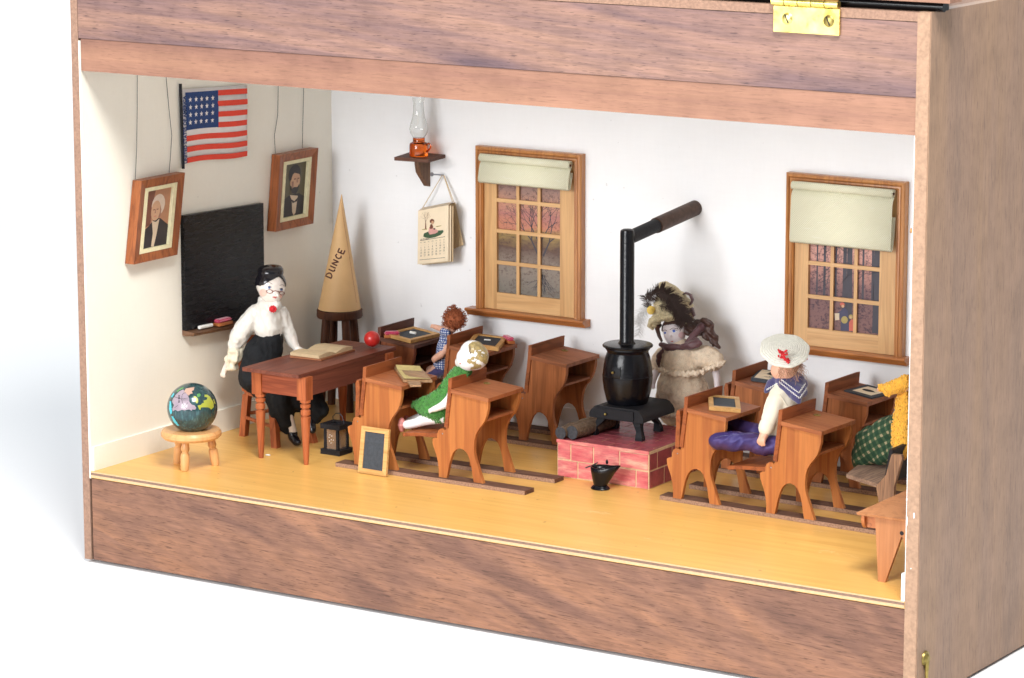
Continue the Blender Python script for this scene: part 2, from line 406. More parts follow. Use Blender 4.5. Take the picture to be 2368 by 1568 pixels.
M_shirt = plain('cream_wool', (.76, .71, .58), .85, var=.04, bump=.4, bs=20, sheen=.3)
def satin():
    t = NT('purple_satin'); f = t.noise(t.coord((.5, .5, .5)), 1.3, 2, .4)
    t.col(t.ramp(f, [(.35, (.030, .022, .105)), (.7, (.060, .026, .075))])); t.rough(.47)
    t.p.inputs['Specular IOR Level'].default_value = .7; t.p.inputs['Specular Tint'].default_value = (.55, .5, 1, 1)
    t.bump(t.noise(t.coord((.6, .6, .6)), 1.5, 2), .5, .003); return t.m
M_satin = satin(); M_navy = plain('navy_felt', (.055, .05, .15), .95, var=.2, bump=.6, sheen=.6); M_white = plain('white_thread', (.80, .80, .78), .9, bump=0)
M_crochet = plain('white_straw', (.80, .79, .70), .7, var=.08, sc=5, bump=.8, bs=16, bd=.0008); M_redy = plain('red_yarn', (.62, .02, .03), .9, var=.2, sc=6, bump=.8)
M_green = plain('green_yarn', (.05, .22, .03), .8, var=.45, sc=7, bump=.6, bs=22, sheen=.3); M_greendk = plain('green_loop_shade', (.02, .10, .014), .9, var=.3, sc=7); M_yellowdk = plain('gold_loop_shade', (.52, .23, .015), .9, var=.3, sc=7)  # green and gold base colours darkened to stand for shade between yarn loops
M_yellow = plain('gold_yarn', (.80, .42, .04), .8, var=.25, sc=6, bump=.7, bs=20, sheen=.3)
M_lace = plain('beige_net', (.74, .60, .45), .9, var=.18, sc=4, bump=.8, bs=14, bd=.0006); M_lacel = plain('ecru_thread', (.80, .69, .54), .8, var=.1, bump=0)
M_maroon = plain('maroon_ribbon', (.085, .03, .035), .5, var=.15, sheen=.3); M_straw = plain('plaited_straw', (.64, .54, .33), .6, var=.3, sc=9, bump=1, bs=16, bd=.0008)
M_feather = plain('brown_feather', (.05, .03, .025), .8, bump=0); M_featherw = plain('pale_feather', (.62, .61, .60), .9, bump=0)
M_hairdk = plain('dark_brown_hair', (.06, .025, .018), .5, var=.3, sc=8, bump=.5); M_rose = plain('yellow_rose', (.82, .58, .12), .5, bump=.2)
M_redhair = plain('auburn_frizz', (.34, .095, .035), .85, var=.3, sc=5); M_wisp = plain('sandy_wisps', (.42, .24, .15), .8, bump=0)
M_goldhair = plain('worn_gold_hair', (.36, .27, .11), .32, var=.35, sc=3, bump=.5, bs=4, bd=.001, coat=.3)
M_shoepk = plain('pink_shoe', (.48, .17, .15), .4, var=.4, sc=6)
def stain():
    t = NT('red_stained_wood'); f = t.noise(t.coord((.35, 1, 1.4)), 1.6, 5, .65); a = t.ramp(f, [(.34, (.56, .10, .12)), (.52, (.66, .20, .19)), (.68, (.78, .40, .30))])
    g = t.noise(t.coord((.1, 1, 1)), 10, 3, .6); t.col(t.mix(1.0, a, t.ramp(g, [(.3, .85), (.6, 1.05)]), 'MULTIPLY')); t.rough(.6); t.bump(g, .5, .0004); return t.m
M_ging = checks('blue_gingham', (.72, .74, .78), (.16, .22, .42), (.16, .22, .42), .17, both=(.03, .06, .24))
M_plaid = checks('green_plaid', (.012, .05, .022), (.045, .09, .04), (.01, .05, .03), .5, (.3, .5, .2), both=(.33, .28, .16), thr=.66)
M_brick = stain(); M_brickt = plain('dark_stained_brick', (.30, .055, .07), .42, var=.25, sc=2.2, bump=.4)
M_mortar = plain('bare_wood_mortar', (.70, .50, .31), .75, var=.15, sc=5)
M_bark = plain('rough_bark', (.14, .085, .05), .9, var=.5, sc=5, bump=1, bs=7, bd=.0015); M_logend = plain('painted_log_end', (.035, .037, .045), .7, var=.4, sc=6)
M_oldwood = wood('weathered_oak', (.34, .19, .10), (.26, .14, .08), (.12, .06, .04), 'z', band=2.2, fine=9, pore=.9, rough=.8, bump=.6)
M_oldseat = wood('weathered_seat', (.34, .22, .15), (.26, .16, .11), (.12, .07, .05), 'y', band=2.2, fine=9, pore=.9, rough=.8, bump=.6)
M_bench = wood('tan_bench', (.48, .21, .09), (.44, .185, .075), (.34, .13, .05), 'z', band=.5, pore=.2, rough=.5); M_bracket = wood('orange_bracket', (.50, .17, .05), (.42, .13, .035), (.3, .08, .02), 'y', band=.6, rough=.45)
M_shelf = wood('shelf_wood', (.15, .065, .04), (.10, .045, .03), (.05, .02, .015), 'x', band=1.2, rough=.6); M_brack2 = wood('shelf_bracket', (.20, .10, .05), (.15, .07, .035), (.07, .03, .015), 'z', band=1.5, rough=.6, pore=.8)
def shade_fabric():
    t = NT('woven_blind'); v = t.coord((1, 1, 1)); sx = t.n('ShaderNodeSeparateXYZ'); t.l(v, sx.inputs[0])
    def sn(o, k):
        m = t.n('ShaderNodeMath', operation='MULTIPLY'); m.inputs[1].default_value = k; t.l(sx.outputs[o], m.inputs[0])
        q = t.n('ShaderNodeMath', operation='SINE'); t.l(m.outputs[0], q.inputs[0]); return q.outputs[0]
    pr = t.n('ShaderNodeMath', operation='MULTIPLY'); t.l(sn(0, 42), pr.inputs[0]); t.l(sn(2, 42), pr.inputs[1])
    st = t.noise(t.coord((.15, 1, 1)), 6, 3, .6)
    c = t.mix(t.ramp(st, [(.62, 0), (.7, .6)]), (.84, .82, .61), (.90, .89, .74))
    t.col(t.mix(1.0, c, t.ramp(pr.outputs[0], [(.2, .90), (.6, 1.04)]), 'MULTIPLY')); t.rough(.75); t.bump(pr.outputs[0], .5, .0005); return t.m
M_blind = shade_fabric()
def glassy(name, c, rough=.03, ior=1.45, tint=1):
    t = NT(name); t.col(c); t.rough(rough); t.p.inputs['Transmission Weight'].default_value = 1; t.p.inputs['IOR'].default_value = ior; return t.m
M_glass = glassy('clear_glass', (.96, .97, .96)); M_amber = glassy('amber_glass', (.85, .16, .015), .08); M_pane = plain('shiny_pane', (.42, .34, .29), .12, metal=.6, bump=0); M_pane.node_tree.nodes['Principled BSDF'].inputs['Alpha'].default_value = .65
def globe_sea():
    t = NT('globe_sea'); f = t.noise(t.coord((1.2, 1.2, .3)), 5, 5, .7)
    t.col(t.ramp(f, [(.3, (.008, .028, .034)), (.55, (.02, .065, .072)), (.78, (.07, .20, .21))])); t.rough(.22); t.p.inputs['Coat Weight'].default_value = .5; t.p.inputs['Metallic'].default_value = .2; return t.m
M_sea = globe_sea()
def glossc(n, c): return plain(n, c, .28, var=.05, bump=0, coat=.4)
M_asia = glossc('globe_lilac', (.31, .245, .29)); M_gy = glossc('globe_yellow', (.33, .36, .04)); M_gg = glossc('globe_green', (.07, .25, .07)); M_gp = glossc('globe_peach', (.46, .29, .22)); M_teal = glossc('turquoise_seam', (.05, .48, .58))
M_flagr = plain('flag_red', (.74, .06, .03), .75, var=.06, bump=.3); M_flagw = plain('flag_white', (.74, .71, .70), .8, var=.04, bump=.3); M_flagb = plain('flag_blue', (.012, .045, .17), .75, var=.2, sc=4, bump=.3)
M_gas = plain('black_gasket', (.004, .004, .005), .18, var=.1, bump=0)
def scene_pic(name, stops, spk, thr=.5):
    t = NT(name); v = t.coord((1, 1, 1), rnd=False); sx = t.n('ShaderNodeSeparateXYZ'); t.l(v, sx.inputs[0])
    mr = t.n('ShaderNodeMapRange'); mr.inputs['From Min'].default_value = 1; mr.inputs['From Max'].default_value = 11; t.l(sx.outputs[2], mr.inputs[0])
    nz = t.noise(t.coord((.35, 1, 1), rnd=False), 1.3, 5, .7); ad = t.n('ShaderNodeMath', operation='MULTIPLY_ADD'); ad.inputs[1].default_value = .22; t.l(nz, ad.inputs[0]); t.l(mr.outputs[0], ad.inputs[2])
    sb = t.n('ShaderNodeMath', operation='SUBTRACT'); sb.inputs[1].default_value = .11; t.l(ad.outputs[0], sb.inputs[0])
    a = t.ramp(sb.outputs[0], stops); n2 = t.noise(t.coord((.8, 1, 1.1), rnd=False), 5, 5, .75)
    t.col(t.mix(t.ramp(n2, [(thr, 0), (thr+.12, .75)]), a, spk)); t.rough(.35); return t.m
M_pic1 = scene_pic('autumn_lake_print', [(0, (.16, .15, .13)), (.22, (.27, .22, .18)), (.36, (.11, .06, .045)), (.44, (.30, .20, .07)), (.50, (.50, .20, .12)), (.60, (.40, .16, .14)), (.66, (.50, .25, .16)), (.76, (.30, .18, .15)), (.9, (.16, .08, .06))], (.07, .035, .03), .52)
M_pic2 = scene_pic('autumn_wood_print', [(0, (.22, .12, .11)), (.30, (.20, .11, .11)), (.42, (.45, .23, .19)), (.6, (.66, .36, .30)), (1, (.62, .36, .33))], (.03, .024, .045), .49)
def flat(n, c): return plain(n, c, .5, var=.08, sc=3, bump=0)
P_dark = flat('print_dark', (.025, .02, .022)); P_skin = flat('print_skin', (.55, .33, .20)); P_brn = flat('print_brown', (.17, .06, .035)); P_tan = flat('print_tan', (.42, .20, .11)); P_hairw = flat('print_white_hair', (.62, .50, .40)); P_olive = flat('print_olive', (.10, .085, .045)); P_linen = flat('print_linen', (.60, .48, .34)); P_navy = flat('print_navy', (.05, .05, .10)); P_yel = flat('print_yellow', (.36, .28, .09)); P_red = flat('print_red', (.55, .12, .08)); P_pink = flat('print_pink', (.66, .34, .30)); P_grn = flat('print_green', (.05, .10, .05)); P_grey = flat('print_trunk', (.05, .045, .06)); P_sha = flat('print_shadow', (.30, .15, .10))
# ------------------------------------------------------------------ setting
bm = nb()
prof = [(-700, -6.3), (500, -6.3), (620, 0), (700, 30), (740, 80), (760, 180), (760, 420)]
pr = []
for x in (-900, 900): pr.append([bm.verts.new((x, y, z)) for y, z in prof])
for i in range(len(prof)-1): bm.faces.new((pr[0][i], pr[1][i], pr[1][i+1], pr[0][i+1]))
M_sweep = plain('white_paper_sweep', (.86, .87, .88), .8, var=.005, bump=0)
tag(obj('tabletop', bm, M_sweep, smooth=60), kind='structure')
# ------------------------------------------------------------------ the case
W, DP, ZB, ZT = 60.0, 27.74, -6.05, 33.6
case = thing('display_case', 'large walnut wooden case open at the front round a miniature schoolroom, lid hinged on top', 'case', (30, 0, ZB))
obj('left_side_panel', mbox(-.72, -.14, 0, 29, ZB-.05, 41), M_ply, case, bev=.03)
obj('left_wall', mbox(-.14, 0, .02, DP, -.5, 28.7), M_wallc, case)
box_r = nb(); box(box_r, 60.1, 60.85, 0, 29, ZB-.05, 33.62); obj('right_side_panel', box_r, M_side, case, bev=.04)
obj('edge_strip', mbox(60.03, 60.80, -.05, -.002, ZB-.05, 33.55), plain('edge_veneer', (.36, .22, .14), .7, var=.2, sc=4), case, bev=.015)
obj('right_wall', mbox(59.97, 60.1, .0, DP, .003, 26.7), M_wallw, case)
obj('back_wall', mbox(0, 60, DP, DP+.4, -.5, 28.7), M_wallw, case)
obj('back_panel', mbox(-.14, 60.1, DP+.42, 29, ZB, 33.5), M_side, case)
obj('ceiling', mbox(0, 60, .8, DP, 28.3, 28.7), M_wallw, case)
obj('floor_board', mbox(0, 60, .0, DP, -.45, 0), M_floor, case)
obj('floor_edge', mbox(0, 59.98, -.02, -.002, -.09, -.005), M_plylt, case, smooth=0)
obj('floor_edge', mbox(0, 59.98, -.025, -.002, -.24, -.095), M_plybr, case, smooth=0)
obj('floor_edge', mbox(0, 59.98, -.03, -.002, -.41, -.245), M_plylt, case, smooth=0)
obj('front_panel', mbox(.04, 60.04, 0.02, .7, ZB, -.5), M_front, case, bev=.03)
obj('upper_panel', mbox(-.1, 60.08, 0, .8, 28.86, 33.02), M_upper, case, bev=.03)
obj('beam', mbox(.04, 60.04, .06, .8, 26.74, 28.83), M_beam, case, bev=.03)
obj('top_board', mbox(-.1, 60.08, .0, 28.9, 33.06, 33.58), M_ply, case, bev=.03)
obj('skirting_board', mbox(0.002, .16, .15, DP-.02, 0.002, 1.62), M_wallc, case, bev=.03)
obj('skirting_board', mbox(.17, 59.8, DP-.17, DP-.002, .002, 1.62), M_wallw, case, bev=.03)
obj('skirting_board', mbox(59.78, 59.998, -.04, DP-.2, .002, 1.62), M_wallw, case, bev=.03)
for x, y in ((1.5, 1.5), (58, 1.5), (1.5, 27), (58, 27)):
    obj('foot', lathe(nb(), [(0, -6.29), (.5, -6.29), (.5, ZB-.002), (0, ZB-.002)], (x, y, 0), 16), M_blackm, case)
lid = obj('lid', mbox(-.9, 61.95, .0, 1.5, 34.15, 48), M_beam, case, bev=.05)
obj('gasket', tube(nb(), [(-.5, .7, 33.86), (61.3, .7, 33.86)], .27, 12), M_gas, lid)
obj('lid_lining', mbox(-.5, 61.2, .95, 1.45, 33.64, 34.14), M_gas, lid)
g = nb(); rs = random.Random(4)
for (u, v, n_, L) in ((1372, 1185, 16, .9), (1885, 1228, 6, .5), (1915, 1278, 10, .7), (1490, 1245, 3, .4), (1780, 1150, 3, .4), (640, 1090, 3, .3)):
    c = A('D', u, v, H=0)
    for _ in range(n_):
        x, y, a, l, w_ = c.x+rs.gauss(0, L*.6), c.y+rs.gauss(0, .22), rs.gauss(.1, .35), rs.uniform(.1, L), rs.uniform(.008, .022)
        dx, dy = math.cos(a)*l, math.sin(a)*l; nx_, ny_ = -math.sin(a)*w_, math.cos(a)*w_
        g.faces.new([g.verts.new(p) for p in ((x-nx_, y-ny_, .006), (x+dx-nx_, y+dy-ny_, .006), (x+dx+nx_, y+dy+ny_, .006), (x+nx_, y+ny_, .006))])
obj('floor_scratches', g, plain('scratch_pale', (.86, .62, .33), .6, bump=0), case, smooth=0)
g = nb()
for u, v, rx, rz in ((1582, 320, .045, .18), (1560, 698, .035, .035), (1530, 205, .04, .10), (1532, 360, .03, .3)): p = A('s3', u, v, Y=-.05); ball(g, (p.x, -.055, p.z), 1, 2, (rx, .012, rz))
obj('paint_drips', g, M_wallw, case)
hg = obj('hinge', mbox(51.12, 55.28, -.2, -.06, 32.06, 33.52), M_brass, case, bev=.03)
for i in range(5):
    obj('knuckle', tube(nb(), [(51.02+i*.85, -.16, 33.78), (51.82+i*.85, -.16, 33.78)], .24, 14), M_brass, hg)
for x in (52.0, 54.62):
    g = lathe(nb(), [(0, .11), (.2, .09), (.32, .03), (.34, 0)], (x, -.2, 32.83), 20, rot('X', 90))
    obj('screw', g, M_brass if x < 53 else M_brassdk, hg)
    obj('screw_slot', hexa(nb(), [(x-.14, -.325, 33.07), (x-.08, -.325, 33.09), (x+.14, -.325, 32.6), (x+.08, -.325, 32.58)], [(x-.14, -.29, 33.07), (x-.08, -.29, 33.09), (x+.14, -.29, 32.6), (x+.08, -.29, 32.58)]), M_ink, hg)
hk = obj('side_hook', lathe(nb(), [(0, .25), (.2, .24), (.3, .12), (.42, .1), (.45, 0), (0, 0)], (60.86, 1.05, -3.5), 20, rot('Y', 90)), M_brassdk, case)
obj('hook_arm', tube(nb(), [(60.98, 1.05, -3.6), (61.0, 1.0, -4.5), (61.0, 1.0, -5.5)], [.16, .1, .1], 10), M_brassdk, hk)
for z, l in ((21.3, .35), (9.85, 2.6)):
    y = .5 if z > 20 else 24.2
    obj('coat_peg', lathe(nb(), [(0, -.1), (.11, -.1), (.11, l*.45), (.16, l*.5), (.13, l*.55), (.1, l*.9), (.15, l), (0, l+.05)], (60, y, z), 14, rot('Y', -90)), M_stool, case)
# ------------------------------------------------------------------ windows
def window(nx0, label, blindz, rows, picm, kind):
    x0, x1, z0, z1 = nx0, nx0+8.75, 8.1, 19.65; yw = DP-.01
    w = thing('window', label, 'window', (x0+4.4, yw, z0), 'dollhouse windows on the back wall')
    fw = .62
    fr = nb()
    for a, b, k in ((x0, x0+.62, .5), ):
        pass
    def mould(bm, poly2, mir):  # profile (d, y) swept round three sides with mitred corners
        pts = [(x0, z0), (x0, z1), (x1, z1), (x1, z0)]
        rings = []
        for i, (px_, pz) in enumerate(pts):
            ring = []
            for d, y in poly2:
                sx = 1 if i < 2 else -1; dz = 0 if i in (0, 3) else -d
                ring.append(bm.verts.new((px_+sx*d, yw-y, pz+dz)))
            rings.append(ring)
        n = len(poly2)
        for a, b in zip(rings, rings[1:]):
            for j in range(n): bm.faces.new((a[j], a[(j+1) % n], b[(j+1) % n], b[j]))
        bm.faces.new(rings[0][::-1]); bm.faces.new(rings[-1])
    mould(fr, [(0, 0), (0, .5), (.06, .6), (.2, .66), (.27, .6), (.29, .52), (.32, .58), (.42, .6), (.5, .55), (.53, .47), (.6, .5), (.62, .3), (.62, 0)], 0)
    obj('frame', fr, M_winfr, w, smooth=25)
    sl = nb(); prism(sl, [(yw, 8.1), (yw-1.0, 8.1), (yw-1.06, 8.0), (yw-1.0, 7.88), (yw-.85, 7.84), (yw-.75, 7.7), (yw-.7, 7.58), (yw, 7.58)], x0-.62, x1+.45, 'x')
    obj('sill', sl, M_winfx, w, smooth=30)
    a0, a1 = x0+.63, x1-.63
    ss = nb(); gx0, gx1, gz0, gz1 = x0+1.65, x1-1.85, 9.32, 18.4
    obj('sash_stile', mbox(a0, gx0, yw-.32, yw, z0+.02, z1-.63), M_sash, w, bev=.015)
    obj('sash_stile', mbox(gx1, a1, yw-.32, yw, z0+.02, z1-.63), M_sash, w, bev=.015)
    obj('sash_rail', mbox(gx0, gx1, yw-.315, yw, z0+.02, gz0), M_sashx, w, bev=.015)
    obj('sash_rail', mbox(gx0, gx1, yw-.315, yw, gz1, z1-.63), M_sashx, w, bev=.015)
    for z in rows: obj('glazing_bar', mbox(gx0, gx1, yw-.31, yw-.16, z-.13, z+.13), M_sashx, w, bev=.01)
    for k in (1, 2):
        xx = gx0+(gx1-gx0)*k/3; obj('glazing_bar', mbox(xx-.12, xx+.12, yw-.3, yw-.155, gz0, gz1), M_sash, w, bev=.01)
    pic = obj('picture_pane', mbox(gx0, gx1, yw-.1, yw-.02, gz0, gz1), picm, w, smooth=0)
    rnd = random.Random(3); pr = nb(); yp = yw-.103
    def br(x, z, a, l, r, d):
        x2, z2 = x+math.sin(a)*l, z+math.cos(a)*l
        if gx0+.03 < x2 < gx1-.03 and gz0+.05 < z2 < gz1:
            nx_, nz_ = math.cos(a)*r, -math.sin(a)*r
            vs = [pr.verts.new(p) for p in ((x-nx_, yp, z-nz_), (x+nx_, yp, z+nz_), (x2+nx_*.7, yp, z2+nz_*.7), (x2-nx_*.7, yp, z2-nz_*.7))]
            pr.faces.new(vs)
            if d > 0:
                for s in (-1, 1): br(x2, z2, a+s*rnd.uniform(.15, .55), l*rnd.uniform(.68, .9), r*.66, d-1)
    if kind == 1:
        for s, a in ((-.35, -.5), (0, .05), (.3, .45), (-.1, -.2)): br(x0+5.2+s*.6, 12.2, a, 1.15, .07, 5)
        for s in range(9): br(x0+5.2+rnd.uniform(-.3, .3), 10.9, PI+rnd.uniform(-.8, .8), .6, .03, 2)
        obj('print_tree', pr, P_grey, pic, smooth=0)
    else:
        for xx, ww in ((x0+2.2, .05), (x0+2.75, .08), (x0+3.6, .06), (x0+4.25, .14), (x0+4.6, .2), (x0+5.6, .07), (x0+6.3, .08), (x0+6.62, .25)):
            zb = 9.4 if ww > .12 else 11.4
            vs = [pr.verts.new(p) for p in ((xx-ww*1.15, yp, zb), (xx+ww*1.15, yp, zb), (min(xx+ww*.8, gx1-.02), yp, 18.3), (xx-ww*.8, yp, 18.3))]; pr.faces.new(vs)
        for s in range(26): br(x0+rnd.uniform(1.9, 6.6), rnd.uniform(12.2, 15.5), rnd.uniform(-1.2, 1.2), .5, .022, 2)
        obj('print_tree', pr, P_grey, pic, smooth=0)
        fg = nb()
        def pl(pts, mi, y):
            vs = [fg.verts.new((A('n5', u, v, Y=yp).x, yp-y, A('n5', u, v, Y=yp).z)) for u, v in pts]; fg.faces.new(vs).material_index = mi
        pl([(700, 720), (780, 660), (820, 700), (810, 800), (835, 925), (735, 925), (735, 800)], 0, .002)
        pl(ell(757, 632, 30, 33), 1, .003); pl(ell(778, 800, 38, 42), 2, .004); pl([(830, 830), (855, 790), (880, 800), (885, 925), (830, 925)], 3, .003)
        pl(ell(850, 765, 24, 26), 2, .004); pl([(665, 725), (720, 725), (718, 800), (672, 805)], 4, .003); pl(ell(752, 622, 26, 18), 3, .005); pl(ell(760, 645, 16, 16), 5, .006); pl(ell(848, 770, 12, 14), 5, .006)
        obj('print_figures', fg, [P_navy, P_brn, P_yel, P_red, P_linen, P_skin], pic, smooth=0)
    # roller blind: a roll, a hanging loop and the hem
    bl = nb(); yr = yw-.95; zr = 18.9; P = []
    for k in range(40):
        a = k*.35; r = .12+.2*k/40; P.append((yr+r*math.sin(a), zr+r*math.cos(a)))
    zb = blindz; off = .12
    P += [(yr+.05, zr-.33), (yr-.06, zr-.45), (yr-.16, zr-.7), (yr-.24, (zr-.6+zb)/2), (yr-.30, zb+.35), (yr-.29, zb+.12), (yr-.18, zb-.0), (yr-.02, zb+.08), (yr+.12, zb+.5), (yr+.3, (zr+zb)/2+.3)]
    xa, xb = x0+.72, x1-.62
    for i, (p, q) in enumerate(zip(P, P[1:])):
        vs = [bl.verts.new(c) for c in ((xa, p[0], p[1]), (xb, p[0], p[1]), (xb, q[0], q[1]), (xa, q[0], q[1]))]; bl.faces.new(vs)
    bmesh.ops.remove_doubles(bl, verts=bl.verts, dist=.0005)
    bo = obj('roller_blind', bl, M_blind, w, smooth=60)
    md = bo.modifiers.new('s', 'SOLIDIFY'); md.thickness = .0004
    obj('roller_core', tube(nb(), [(xa-.04, yr, zr), (xb+.03, yr, zr)], .09, 14), M_dkstool, bo)
    return w
window(12.78, 'oak window with its cream blind rolled almost to the top, between calendar and stove pipe', 17.2, (11.47, 13.72, 15.9), M_pic1, 1)
window(37.45, 'oak window with its cream blind drawn a third of the way down, beside the right wall', 15.15, (11.45, 13.71, 15.9), M_pic2, 2)
# ------------------------------------------------------------------ school desks (local frame: x from the board's back, y from the near panel, z from the runner)
PROF = [(.22, 5.75), (3.02, 5.46), (3.0, 5.0), (2.9, 4.6), (2.75, 4.2), (2.5, 3.85), (2.25, 3.55), (2.05, 3.2), (1.94, 2.8), (1.9, 2.3), (1.92, 1.9), (2.03, 1.5), (2.2, 1.1), (2.38, .6), (2.62, 0), (1.88, 0),
        (1.8, .4), (1.7, 1.0), (1.55, 1.5), (1.38, 1.85), (1.14, 2.05), (.88, 2.13), (.64, 2.09), (.42, 1.95), (.25, 1.75), (.1, 1.4), (-.03, 1.0), (-.14, .5), (-.26, 0), (-.88, 0), (-.87, .5), (-.93, .95), (-1.05, 1.45), (-1.22, 1.85), (-1.34, 2.15), (-1.37, 2.5),
        (-1.2, 2.6), (-1.0, 2.62), (-.97, 2.9), (-.88, 3.15), (-.68, 3.28), (-.48, 3.27), (-.35, 3.2), (-.22, 3.5), (-.1, 4.0), (.02, 4.6)]
def make_desk(name, label, mats, seat_down, ink=True, wid=3.95, wob=0):
    mp, mx, my = mats
    t = thing(name, label, 'desk', (0, 0, 0), 'school desks with seats in front'); t['base'] = [0, 0, 0]
    w = wid
    for y in (0.0, w-.28): obj('side_panel', prism(nb(), PROF, y, y+.27), mp, t, bev=.02, seg=1)
    obj('desktop', hexa(nb(), [(.2, -.12, 5.76), (3.1, -.12, 5.48), (3.1, w+.12, 5.48), (.2, w+.12, 5.76)], [(.2, -.12, 6.02), (3.12, -.12, 5.74), (3.12, w+.12, 5.74), (.2, w+.12, 6.02)]), mx, t, bev=.025)
    b = nb()
    N = 10; f, k = [], []
    sh = [(-.37, 3.45, -.08, 3.40), (-.3, 4.0, -.03, 3.98), (-.22, 4.6, .06, 4.6), (-.13, 5.3, .14, 5.3), (-.05, 6.0, .21, 6.0), (.0, 6.72, .27, 6.78)]
    poly = [(a, z) for a, z, _, _ in sh]+[(c, z) for _, _, c, z in sh[::-1]]
    prism(b, poly, -.1, w+.1); obj('backrest_board', b, my, t, bev=.02)
    obj('book_shelf', mbox(.35, 2.62, .28, w-.29, 4.05, 4.2), mx, t, bev=.01)
    if seat_down:
        s = nb(); pr = [(-3.95, 2.42), (-3.9, 2.3), (-3.2, 2.42), (-2.4, 2.5), (-1.7, 2.52), (-1.02, 2.58), (-1.0, 2.88), (-1.7, 2.78), (-2.4, 2.74), (-3.2, 2.66), (-3.9, 2.56)]
        prism(s, pr, .3, w-.3); obj('seat', s, my, t, bev=.02)
    else:
        s = nb(); pr = [(-.75, 3.28), (-.45, 3.34), (-.42, 4.0), (-.38, 4.7), (-.36, 5.3), (-.42, 5.72), (-.6, 5.78), (-.7, 5.5), (-.68, 4.9), (-.72, 4.0)]
        prism(s, pr, .0, w-.1); obj('seat', s, my, t, bev=.02)
    for y in (-.015,): obj('hinge_pin', lathe(nb(), [(0, .02), (.045, .01), (.05, 0)], (-.55, y, 2.95), 10, rot('X', 90)), M_steel, t)
    if ink: obj('inkwell_ring', lathe(nb(), [(.1, .0), (.1, .03), (.2, .05), (.24, .03), (.24, 0)], (.95, w-.95, 5.955), 20, rot('Y', 5)), M_brassdk, t)
    for (x0, x1) in ((-.9, -.28), (1.9, 2.6)):
        for y in (-.006,): pass
    return t
LT = (M_desk, M_deskx, M_desky); DK = (M_desk_dk, M_deskx_dk, M_desky_dk)
import itertools
SHADED = tuple(wood('shaded_'+n, mul(c, 1), mul(c, .8), mul(c, .45), ax, band=.6, fine=7, pore=.35, stretch=9, rough=.55) for n, c, ax in (('cedar_panel', (.42, .145, .05), 'z'), ('cedar_top', (.36, .13, .06), 'x'), ('cedar_board', (.32, .10, .035), 'y')))  # cedar for back row desks, their shade mixed into a darker colour
G = {}
_down = make_desk('school_desk', '', LT, True); _up = make_desk('school_desk', '', LT, False); _used = set()
def place(src, x, y, z, deg, label, mats=None, ink=True, sx=1):
    if src.name in _used:
        r = src.copy(); COL.objects.link(r)
        for ch in [c for c in bpy.data.objects if c.parent is src]:
            if ch.name.startswith('inkwell') and not ink: continue
            c = ch.copy(); COL.objects.link(c); c.parent = r
            if mats:
                k = {'side_panel': 0, 'desktop': 1, 'backrest_board': 2, 'book_shelf': 1, 'seat': 2}.get(ch.name.split('.')[0])
                if k is not None:
                    c.material_slots[0].link = 'OBJECT'; c.material_slots[0].material = mats[k]
    else: r = src; _used.add(src.name)
    r.location = V((x, y, z))*S; r.rotation_euler = (0, 0, math.radians(deg)); r['label'] = label; r['base'] = [x, y, z]
    return r
dB = place(_down, 22.0, 10.1, .28, 0, 'cedar school desk with a doll in green crocheted dress leaning on its backboard')
dA = place(_up, 15.15, 10.15, .28, 0, 'cedar school desk nearest the lantern with a paper covered paddle board on top', ink=False)
for c in list(bpy.data.objects):
    if c.parent is dA and c.name.startswith('inkwell'): bpy.data.objects.remove(c)
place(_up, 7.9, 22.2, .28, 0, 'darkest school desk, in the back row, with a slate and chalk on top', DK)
place(_down, 13.7, 22.3, .28, 0, 'school desk below the first window with a slate and eraser on its top', SHADED, False)
place(_down, 20.4, 22.3, .28, -1, 'bare school desk in the back row just left of the iron stove', SHADED)
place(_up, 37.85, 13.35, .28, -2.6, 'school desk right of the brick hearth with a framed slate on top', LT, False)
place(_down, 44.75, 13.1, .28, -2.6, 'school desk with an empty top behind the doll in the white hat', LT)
place(_up, 36.35, 22.3, .28, -2, 'back row school desk carrying a dark book with a bare tree picture', SHADED, False)
place(_down, 43.3, 22.1, .28, -2, 'back row school desk by the right wall with a small silhouette card on it', SHADED)
# ------------------------------------------------------------------ floor runners under the desks
def runner(x0, x1, y, dy, label):
    t = thing('floor_runner', label, 'wood strip', (x0, y, 0), 'dark wood strips under the desks')
    k = dy/(x1-x0)
    def ln(x, o, z): return (x, y+(x-x0)*k+o, z)
    obj('strip', hexa(nb(), [ln(x0, -.35, 0), ln(x1, -.35, 0), ln(x1, .75, 0), ln(x0, .75, 0)], [ln(x0, -.35, .28), ln(x1, -.35, .28), ln(x1, .75, .28), ln(x0, .75, .28)]), M_runner, t, bev=.02)
    obj('raw_edge', hexa(nb(), [ln(x0+.02, -.37, .01), ln(x1-.02, -.37, .01), ln(x1-.02, -.352, .01), ln(x0+.02, -.352, .01)], [ln(x0+.02, -.37, .27), ln(x1-.02, -.37, .27), ln(x1-.02, -.352, .27), ln(x0+.02, -.352, .27)]), M_runedge, t, smooth=0)
runner(12.95, 28.0, 10.2, 0, 'front wood strip under the near legs of the front left desks')
runner(12.9, 27.9, 14.0, 0, 'dark wood strip ending at the brick hearth, behind the front left pair of desks')
runner(6.0, 26.5, 22.3, 0, 'dark wood strip under the near legs of the back left desks')
runner(6.0, 26.5, 26.05, 0, 'dark wood strip along the back wall under the back left desks')
runner(35.9, 54, 13.9, -.85, 'dark wood strip on the floor under the front right desks, running towards the tan bench')
runner(36.0, 54, 17.5, -.75, 'dark wood strip under the far legs of the front right desks')
runner(34.7, 54, 22.6, -.7, 'dark wood strip under the near legs of the back right desks')
runner(34.4, 54, 26.4, -.6, 'dark wood strip nearest the back wall on the right of the room')
